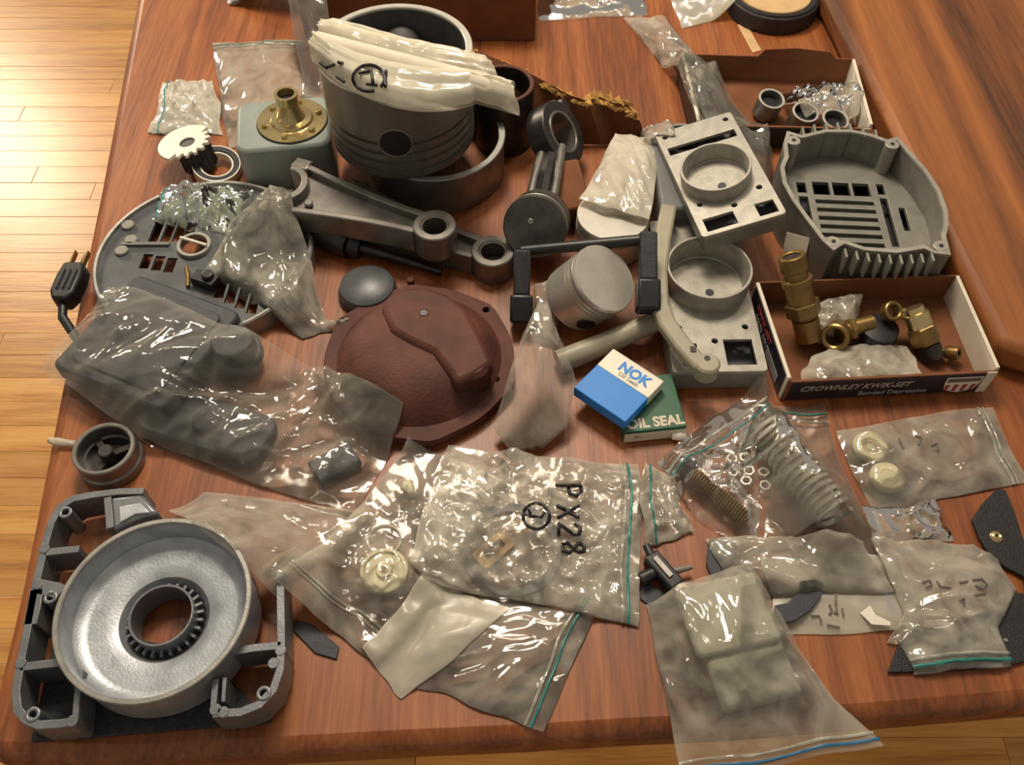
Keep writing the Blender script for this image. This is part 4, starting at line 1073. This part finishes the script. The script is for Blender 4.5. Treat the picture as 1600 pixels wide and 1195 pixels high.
# ---- pouch over pale piston
bag('shiny_pouch', 'shiny clear pouch of thin rings lying over the pale piston', [((962, 210), (1030, 218)), ((934, 265), (1026, 280)), ((906, 312), (1014, 346))], [.040, .046, .047], M['filmw'], (44, 44), .006, .006, 30, (1.4, .35), .35, free=True)
bag('film_sheet', 'scrap of clear film between the pouch and the upper housing', [((1000, 182), (1050, 190)), ((1000, 250), (1046, 262))], .02, M['film2'], (20, 24), .006, .006, 36)
bag('film_sheet', 'hazy film under the black puller jaw by the aluminium piston', [((832, 452), (872, 430)), ((835, 520), (874, 540))], [.012, .008], M['film2'], (22, 26), .006, .004, 26, free=True)
# ---- over the grille cover
bag('crumpled_bag', 'greenish crumpled bag on top of the round grille cover', [((252, 284), (392, 284)), ((236, 332), (352, 352))], .03, M['filmg'], (44, 36), .014, .012, 40, zips=(('L', .04, M['teal'], .0007),))
bag('clear_bag', 'crinkled clear bag stretching from the grille cover to the rusty cover', [((388, 268), (446, 250)), ((345, 350), (462, 340)), ((315, 405), (482, 400)), ((400, 475), (506, 480)), ((470, 520), (545, 500))], [.06, .04, .035, .02, .012], M['film2'], (50, 66), .010, .007, 20, (1.4, .5), .2)
# ---- big bag with the black box
k0, z_ = ground(248, 560)
bxm = thing('charcoal_box', 'square charcoal plastic box inside the big clear bag', 'box', (k0.x, k0.y, TZ + .012), ang((180, 440), (330, 500)) + .02)
MB().plate(rrect(-.062, -.062, .062, .062, .008), 0, .020).build('body', 'gbox', bxm, bevel=.003); MB().plate(rrect(-.05, -.05, .05, .05, .008), .020, .0225).build('lid', 'gbox', bxm, bevel=.0015)
k0, z_ = ground(378, 570)
kn = thing('charcoal_dial', 'round charcoal dial inside the big clear bag beside the square box', 'dial', (k0.x, k0.y, TZ + .012))
MB().cyl(.020, 0, .026, 32, None, .002).build('cap', 'gbox', kn); MB().cyl(.024, 0, .010, 32, None, .002).build('skirt', 'gbox', kn)
k0, z_ = ground(330, 672)
kp = thing('charcoal_plate', 'flat charcoal plate in the lower part of the big clear bag', 'plate', (k0.x, k0.y, TZ + .003), -.35)
MB().plate(rrect(-.060, -.026, .060, .026, .012), 0, .010).build('plate', 'gbox', kp, bevel=.002); MB().cyl(.012, .01, .016, 24).build('stud', 'gbox', kp)
k0, z_ = ground(525, 730)
kq = tag(MB().box((0, 0, .004), (.040, .026, .008)).build('grey_block', 'gbox', None, (k0.x, k0.y, TZ + .002), .0015), 'small grey block in the open end of the big clear bag', 'block'); kq.rotation_euler.z = .6
bag('big_clear_bag', 'big clear plastic bag around a charcoal box, hanging over the left edge', [((150, 414), (35, 545)), ((330, 490), (200, 652)), ((500, 560), (380, 735)), ((634, 640), (556, 790))], [.05, .045, .025, .018], M['film'], (70, 84), .006, .008, 13, (.7, 1.6), .55, cont=(bxm, kn, kp, kq), slope=.7)
# ---- lower middle-left bag over the blower housing
k0, z_ = ground(440, 880)
br_ = tag(MB().tube([(-.012, -.008, .004), (0, 0, .006), (.012, .010, .004)], [.003, .005, .003], 12).build('tan_plug', 'tan', None, (k0.x, k0.y, TZ + z_ + .001)), 'small tan plastic piece inside the clear bag beside the blower housing', 'plastic piece')
bag('clear_bag', 'limp clear bag between the big bag and the cast blower housing', [((246, 772), (300, 735)), ((318, 840), (470, 760)), ((398, 905), (575, 790)), ((440, 945), (470, 920))], [.04, .03, .015, .01], M['film2'], (44, 44), .008, .007, 20, (1, .6), -.4, cont=(br_,))
# ---- tent of film right of rusty cover
bag('clear_bag', 'stiff clear bag standing up beside the rusty cover', [((846, 478), (856, 480)), ((812, 540), (880, 545)), ((790, 610), (900, 600)), ((772, 670), (888, 668)), ((800, 706), (850, 700))], [.070, .056, .036, .012, .006], M['film2'], (44, 54), .010, .012, 18, (1.6, .5), 0, slope=1.3, free=True)
# ---- wheel bag
k0, z_ = ground(602, 898)
wh = thing('plastic_pulley', 'cream plastic pulley with centre hole inside a clear zip bag', 'pulley', (k0.x, k0.y, TZ + .0025))
rw = 37 * S(602, 898)
MB().lathe([(.0035, 0), (rw, 0), (rw, .007), (rw - .0012, .0075), (rw - .0028, .0075), (rw - .0035, .005), (.007, .0045), (.006, .008), (.0035, .008)], 56, None, True).build('disc', 'cream', wh)
MB().ring(.0036, .0022, .0, .0085, 20).build('hub', 'tan', wh)
k0, z_ = ground(601, 846)
rg = tag(MB().ring(.0145, .0128, 0, .002, 40).build('clear_ring', 'white', None, (k0.x, k0.y, TZ + .002)), 'thin white plastic ring above the cream pulley', 'ring')
plugs = []
for i, (px, py, rz_, lab) in enumerate(((630, 772, .9, 'cream oval bead, left of the pair in the pulley bag'), (645, 778, 1.9, 'cream oval bead, right of the pair in the pulley bag'))):
    k0, z_ = ground(px, py)
    o = tag(MB().lathe([(0, 0), (.003, .0005), (.0042, .004), (.0036, .009), (.002, .012), (0, .0125)], 16, T(0, 0, .0045) @ RY(PI / 2)).build('cream_bead', 'cream', None, (k0.x, k0.y, TZ + .002)), lab, 'bead', 'cream beads'); o.rotation_euler.z = rz_; plugs.append(o)
k0, z_ = ground(655, 805)
rd = tag(MB().tube([(-.003, .014, .003), (0, 0, .003), (.004, -.012, .003)], .0012, 8).build('metal_pin', 'steel', None, (k0.x, k0.y, TZ + .001)), 'thin steel pin under the cream beads', 'pin')
bag('zip_bag', 'clear zip bag holding the cream pulley and a thin ring', [((640, 692), (790, 740)), ((545, 810), (720, 900)), ((470, 905), (620, 1000)), ((446, 934), (585, 1032))], [.006, .006, .005, .003], M['film2'], (50, 60), .004, .005, 22, (1, .7), .6, cont=(wh, rg, rd, *plugs), zips=(('v', .88, M['clearzip'], .0012), ('v', .90, M['clearzip'], .0009)))
bag('zip_bag', 'clear zip bag with a teal seal lying lowest in the front middle', [((690, 930), (950, 935)), ((665, 1000), (905, 1010)), ((640, 1070), (848, 1140))], .003, M['film2'], (50, 50), .005, .004, 20, (.5, 1.2), .2, zips=(('R', .90, M['teal'], .0010), ('R', .86, M['clearzip'], .0012)))
bag('frosted_bag', 'flat frosted plastic sleeve below the cream pulley', [((662, 900), (800, 950)), ((610, 962), (710, 1030)), ((566, 1012), (628, 1086))], .008, M['film4'], (36, 40), .003, .0015, 14)
# ---- marked zip bag
k0, z_ = ground(772, 862)
cl = thing('cream_block', 'pale rectangular gasket seen through the marked zip bag', 'gasket', (k0.x, k0.y, TZ + z_ + .002), .75)
MB().plate(rrect(-.017, -.009, .017, .009, .003), 0, .004, [rrect(-.010, -.004, .010, .004, .002)]).build('gasket', 'tan', cl)
k0, z_ = ground(800, 860)
dk = tag(MB().ring(.042, .034, 0, .003, 48).build('grey_ring', 'grey', None, (k0.x, k0.y, TZ + z_ + .001)), 'wide grey sealing ring seen through the marked zip bag', 'ring')
bg = bag('marked_zip_bag', 'milky zip bag with black handwriting and a teal seal', [((700, 690), (1000, 718)), ((668, 780), (1006, 790)), ((640, 880), (1004, 880)), ((690, 918), (1000, 974))], [.012, .014, .014, .008], M['film3'], (70, 60), .012, .008, 30, cont=(cl, dk), zips=(('R', .945, M['teal'], .0011), ('R', .915, M['clearzip'], .0014)))
# handwriting: PX28 reading downwards, ringed numeral beside it
def rot_txt(cx, cy, strokes, k): return [[(cx - b * k, cy + a * k) for a, b in st] for st in strokes]
Pl = [[(0, -8), (0, 10)], [(0, -8), (5, -9), (8, -5), (6, 0), (0, 1)]]
Xl = [[(0, -8), (9, 8)], [(9, -8), (0, 8)]]
Nl = [[(0, -4), (3, -8), (8, -7), (8, -3), (0, 8), (9, 8)]]
El = [[(5, 0), (1, -4), (3, -8), (7, -8), (8, -4), (5, 0), (1, 4), (2, 8), (7, 8), (8, 3), (5, 0)]]
for k_, (cx, cy) in zip((Pl, Xl, Nl, El), ((890, 758), (888, 790), (890, 818), (896, 846))): scribble(bg, rot_txt(cx, cy, k_, 2.1), r=.0016)
scribble(bg, [arc_px(838, 806, 21, 20, 20, 385)], r=.0014); scribble(bg, [[(826, 796), (830, 806), (846, 808), (850, 800)]], r=.0013)
# ---- small teal bag + spring bags
bag('small_zip_bag', 'small shiny bag with a teal seal right of the marked zip bag', [((1010, 722), (1050, 735)), ((1000, 780), (1070, 790)), ((1012, 850), (1086, 826))], .008, M['film3'], (30, 36), .006, .008, 40, zips=(('L', .18, M['teal'], .0009),))
def spring(name, label, a, b, rc_, rw_, turns, m, z):
    A = P(*a, z); B = P(*b, z); dl = B - A; X = axis_mtx(Vector((0, 0, 0)), dl)
    pts = [X @ Vector((rc_ * math.cos(2 * PI * t / 12), rc_ * math.sin(2 * PI * t / 12), dl.length * t / (12 * turns))) for t in range(12 * turns + 1)]
    o = MB().tube(pts, rw_, 6).build(name, m, None, (A.x, A.y, TZ + z)); return tag(o, label, 'spring')
s1 = spring('brass_spring', 'thin brass coil spring with a bolt head in the spring bag', (1082, 742), (1166, 812), .0070, .0011, 22, 'brass', .012)
s2 = spring('steel_spring', 'fat silver coil spring lying beside the brass one', (1196, 668), (1306, 806), .0155, .0024, 15, 'alu_bright', .021)
k0 = P(1076, 738, .004)
bh = thing('bolt', 'dark bolt head at the upper end of the brass spring', 'bolt', (k0.x, k0.y, TZ + .005)); MB().cyl(.0105, -.005, .005, 6, axis_mtx(Vector((0, 0, .006)), (.75, -.6, .1)), .001).build('head', 'dsteel', bh); MB().cyl(.0075, -.012, -.005, 16, axis_mtx(Vector((0, 0, .006)), (.75, -.6, .1))).build('washer', 'steel', bh)
nuts = []
for i in range(9):
    px, py = 1140 + (i % 3) * 24 + random.uniform(-5, 5), 722 + (i // 3) * 20 + random.uniform(-4, 4)
    t = thing('nut', f"small shiny nut, {('upper', 'middle', 'lower')[i // 3]} row {('left', 'centre', 'right')[i % 3]} of the heap between the springs", 'nut', (0, 0, TZ), group='nuts between the springs')
    MB().plate([(.0055 * math.cos(k * PI / 3), .0055 * math.sin(k * PI / 3)) for k in range(6)], 0, .005, [circ(0, 0, .003, 10)]).build('body', 'alu_bright', t, bevel=.0006)
    put(t, px, py, .004, random.random() * 3); t.rotation_euler.x = random.uniform(-.3, .3); nuts.append(t)
bag('zip_bag', 'clear zip bag holding the fat silver spring below the carton', [((1195, 622), (1294, 626)), ((1205, 660), (1305, 668)), ((1200, 760), (1345, 770)), ((1190, 850), (1392, 890))], [.012, .012, .014, .008], M['film1'], (44, 54), .004, .004, 18, (.5, 1.3), .3, zips=(('v', .06, M['teal'], .0009), ('v', .11, M['clearzip'], .0011)), cont=(s2,), slope=1.1)
bag('spring_bag', 'crinkled zip bag holding the brass spring and loose nuts', [((1030, 712), (1192, 590)), ((1052, 750), (1205, 635)), ((1095, 800), (1240, 720)), ((1150, 850), (1300, 830))], [.010, .012, .014, .008], M['film1'], (54, 54), .004, .005, 20, (1, 1), .3, zips=(('v', .13, M['clearzip'], .0012), ('v', .19, M['teal'], .0007)), cont=(s1, bh, *nuts), slope=1.1)
# paper sleeve + milky bag
psl = bag('marked_sleeve', 'whitish plastic sleeve with faint pen marks at the lower right', [((1190, 870), (1400, 870)), ((1205, 930), (1420, 930)), ((1222, 990), (1446, 984))], .004, M['film4'], (40, 34), .003, .002, 14)
scribble(psl, [[(1306, 928), (1306, 946)], [(1296, 944), (1300, 954), (1296, 960)], [(1308, 950), (1304, 958), (1310, 958)], [(1316, 950), (1318, 962)], [(1268, 962), (1280, 962), (1284, 972)], [(1292, 976), (1312, 980)]], 'ink_soft', .0009)
cgk.location.z = TZ + ground(1250, 945)[1] + .001
o = flat('white_scrap', [(1340, 962), (1356, 950), (1364, 964), (1388, 976), (1388, 982), (1358, 980)], 'white', 'torn white paper scrap at the lower edge of the marked sleeve', 'paper scrap', 0, .0008)
o.location.z = TZ + ground(1360, 968)[1] + .0015
bag('milky_bag', 'milky crumpled bag spread below the springs', [((1098, 834), (1345, 846)), ((1140, 886), (1388, 884)), ((1200, 926), (1398, 922))], [.008, .016, .010], M['film2'], (50, 40), .010, .007, 20, (.6, 1.2), .2)
# ---- washers bag
wa = []
for i, (px, py, lab) in enumerate(((1357, 703, 'pale washer with a hollow centre in the flat bag'), (1383, 751, 'solid pale washer below the hollow one in the flat bag'))):
    k0 = P(px, py); R = 27 * S(px, py)
    t = thing('plastic_washer', lab, 'washer', (k0.x, k0.y, TZ + .0025), group='plastic washers in the flat bag')
    if i == 0: MB().ring(R, R * .5, 0, .005, 40, None, .0012).build('ring', 'cream', t); MB().cyl(R * .5, 0, .003, 24).build('web', 'tan', t); MB().cyl(R * .26, .003, .0045, 20, None, .0005).build('hub', 'cream', t)
    else: MB().cyl(R, 0, .005, 40, None, .0012).build('disc', 'cream', t); MB().ring(R * .55, R * .45, .005, .0055, 32, None, .0002).build('rim', 'cream', t)
    wa.append(t)
bg2 = bag('zip_bag', 'flat clear zip bag with two pale washers at the right', [((1306, 672), (1552, 632)), ((1335, 740), (1580, 700)), ((1366, 802), (1610, 752))], .003, M['film2'], (50, 34), .003, .0035, 16, zips=(('R', .90, M['clearzip'], .0014), ('R', .93, M['clearzip'], .0010)), cont=wa)
scribble(bg2, [[(1405, 685), (1412, 700)], [(1430, 680), (1440, 684), (1436, 694)], [(1455, 696), (1464, 692), (1466, 704)]], 'ink_soft', .0008)
# ---- little brass bag and right crumpled bags
k0 = P(1440, 818)
rgb = tag(MB().ring(.0135, .0105, 0, .003, 32).build('brass_ring', 'brass', None, (k0.x, k0.y, TZ + .002)), 'thin brass ring in the little bag under the washers bag', 'ring')
bag('small_bag', 'little clear bag with a brass ring under the flat washers bag', [((1340, 800), (1462, 780)), ((1370, 850), (1490, 842))], .003, M['film2'], (30, 24), .004, .006, 30, cont=(rgb,))
bg3 = bag('crumpled_zip_bag', 'crumpled hazy bag with a teal seal draped on the black pad', [((1364, 836), (1530, 838)), ((1392, 880), (1570, 862)), ((1425, 945), (1604, 905)), ((1398, 1000), (1560, 970)), ((1412, 1005), (1560, 985)), ((1434, 1056), (1578, 1038))], [.012, .018, .020, .012, .008, .005], M['film3'], (50, 60), .010, .005, 18, (.5, 1.4), .15, zips=(('v', .96, M['teal'], .0016), ('v', .92, M['clearzip'], .0014)))
scribble(bg3, [[(1442, 910), (1452, 906), (1456, 914), (1446, 918)], [(1464, 908), (1470, 916), (1486, 918)], [(1500, 910), (1512, 908)], [(1520, 906), (1534, 904), (1542, 912), (1534, 920), (1524, 914)], [(1500, 938), (1506, 934), (1506, 944)], [(1524, 930), (1540, 926)]], 'ink_soft', .0009)
# ---- front bag with pale green foam
k0, z_ = ground(1150, 1000)
fo = thing('pale_foam', 'pale green foam pad folded inside the large front bag', 'foam pad', (k0.x, k0.y, TZ + .002), ang((1095, 1040), (1225, 1010)))
MB().plate(rrect(-.031, -.052, .031, .018, .004), 0, .009).build('lower_fold', 'palegreen', fo, bevel=.003); MB().plate(rrect(-.038, -.012, .031, .046, .006), .007, .014).build('upper_fold', 'palegreen', fo, bevel=.003)
bag('large_zip_bag', 'large clear zip bag with pale green foam hanging over the front edge', [((1012, 935), (1172, 878)), ((1030, 1030), (1236, 985)), ((1052, 1130), (1305, 1085)), ((1070, 1215), (1378, 1166))], [.012, .014, .010, .002], M['film2'], (54, 60), .008, .006, 14, (1.3, .6), .1, cont=(fo,), zips=(('v', .965, M['bluezip'], .0013), ('v', .93, M['clearzip'], .0013)))

# ---- folded roll of cream film lying across the big piston
zc = ztop
def folded_roll():
    cor = (P(512, 44, zc + .006), P(750, 98, zc + .004), P(812, 180, zc + .004), P(486, 92, zc + .004))
    org = cor[3].copy(); nu, nv = 90, 44; top = []; und = []
    t = thing('rolled_bag', 'folded roll of cream plastic film with a ringed numeral, lying across the big piston', 'rolled bag', org)
    for j in range(nv + 1):
        v = j / nv
        for i in range(nu + 1):
            u = i / nu
            e0 = .012 * noise.noise((v * 7, 3, 1)) + .010 * noise.noise((v * 19, 8, 1)); uu = u + e0 * (1 - u) + e0 * u * .8
            p = cor[0].lerp(cor[1], uu).lerp(cor[3].lerp(cor[2], uu), v)
            p = p + Vector((0, -.036, -.002)) * (math.sin(PI * min(1, u * 1.25)) ** .8 if u < .8 else 0) * v ** 2
            h = .017 * max(0, math.sin(PI * min(1, v / .52))) ** .6 if v < .52 else .020 * max(0, math.sin(PI * (v - .52) / .48)) ** .6
            h += .004 * noise.noise((u * 2.2, v * 9, 4)) + .0025 * (1 - abs(noise.noise((u * 1.6 + v, v * 22, 9)))) + .003 * noise.noise((u * 14, v * 3, 2)) * (1 if u < .12 or u > .85 else .35)
            top.append(p + Vector((0, 0, h)) - org); und.append(p + Vector((0, 0, -.0005)) - org)
    q = [(j * (nu + 1) + i, j * (nu + 1) + i + 1, (j + 1) * (nu + 1) + i + 1, (j + 1) * (nu + 1) + i) for j in range(nv) for i in range(nu)]
    MB().add(top, q).build('top_film', M['rollfilm'], t, smooth=75, solid=False)
    MB().add(und, q).build('under_film', M['rollfilm'], t, smooth=75, solid=False)
    for v0, ln_, r_ in ((.27, .94, .0085), (.76, .985, .0105)):
        pts = []
        for i in range(12):
            u = .04 + ln_ * i / 11 - .02; pts.append(cor[0].lerp(cor[1], u).lerp(cor[3].lerp(cor[2], u), v0) + Vector((0, 0, r_ + .0005)) - org)
        MB().tube(pts, r_, 20).build('white_tube', 'paper', t)
    px = np.array([proj(p + org) for p in top])
    for st in ([arc_px(576, 122, 25, 21, 70, 400, 16)], [[(560, 114), (580, 110), (583, 132)]], [[(572, 131), (590, 133)]], [[(500, 98), (510, 106), (522, 101)]], [[(528, 97), (536, 99)]], [[(526, 120), (538, 128)]], [[(603, 110), (602, 136)]]):
        for line in st:
            pts = []
            for a, b in zip(line, line[1:]):
                k = max(1, int(math.hypot(b[0] - a[0], b[1] - a[1]) / 4)); pts += [(a[0] + (b[0] - a[0]) * i / k, a[1] + (b[1] - a[1]) * i / k) for i in range(k)]
            pts.append(line[-1]); w3 = []
            for p in pts:
                kk = int(np.argmin((px[:, 0] - p[0]) ** 2 + (px[:, 1] - p[1]) ** 2)); c = top[kk] + org
                ray = P(*p, 0) - CAM; tt = (c.z + .0012 - CAM.z) / ray.z; w3.append(CAM + ray * tt - org)
            MB().tube(w3, .0015, 6).build('handwriting', 'ink', t, smooth=60, solid=False)
folded_roll()
flat('paper_strip', [(1152, 38), (1166, 36), (1190, 78), (1176, 82)], 'tan', 'short tan paper strip on the table below the tape roll', 'paper strip', 0, .0008)
# sub-parts: pieces that belong to a part
def under(part, child):
    m_ = child.matrix_basis.copy(); child.parent = part; child.matrix_parent_inverse.identity(); child.matrix_basis = part.matrix_basis.inverted() @ m_
for t in [o for o in bpy.data.objects if o.type == 'EMPTY']:
    ch = {}
    for c in t.children: ch.setdefault(c.name.split('.')[0], []).append(c)
    for p_, c_ in (('shield', 'red_stripe'), ('shield', 'shield_band'), ('front_print', 'shield'), ('big_end', 'cap_lug'), ('flange', 'screw'), ('crown', 'crown_mark'), ('small_end', 'bushing'), ('cup', 'cup_hole'), ('boss', 'plug_hole'), ('sleeve', 'edge'), ('tape', 'tape_layers'), ('body', 'grip_rib'), ('nozzle', 'nozzle_bore')):
        if p_ == 'front_print': continue
        if p_ in ch and c_ in ch and t.name.split('.')[0] not in ('rubber_seal',):
            for c in ch[c_]: under(ch[p_][0], c)
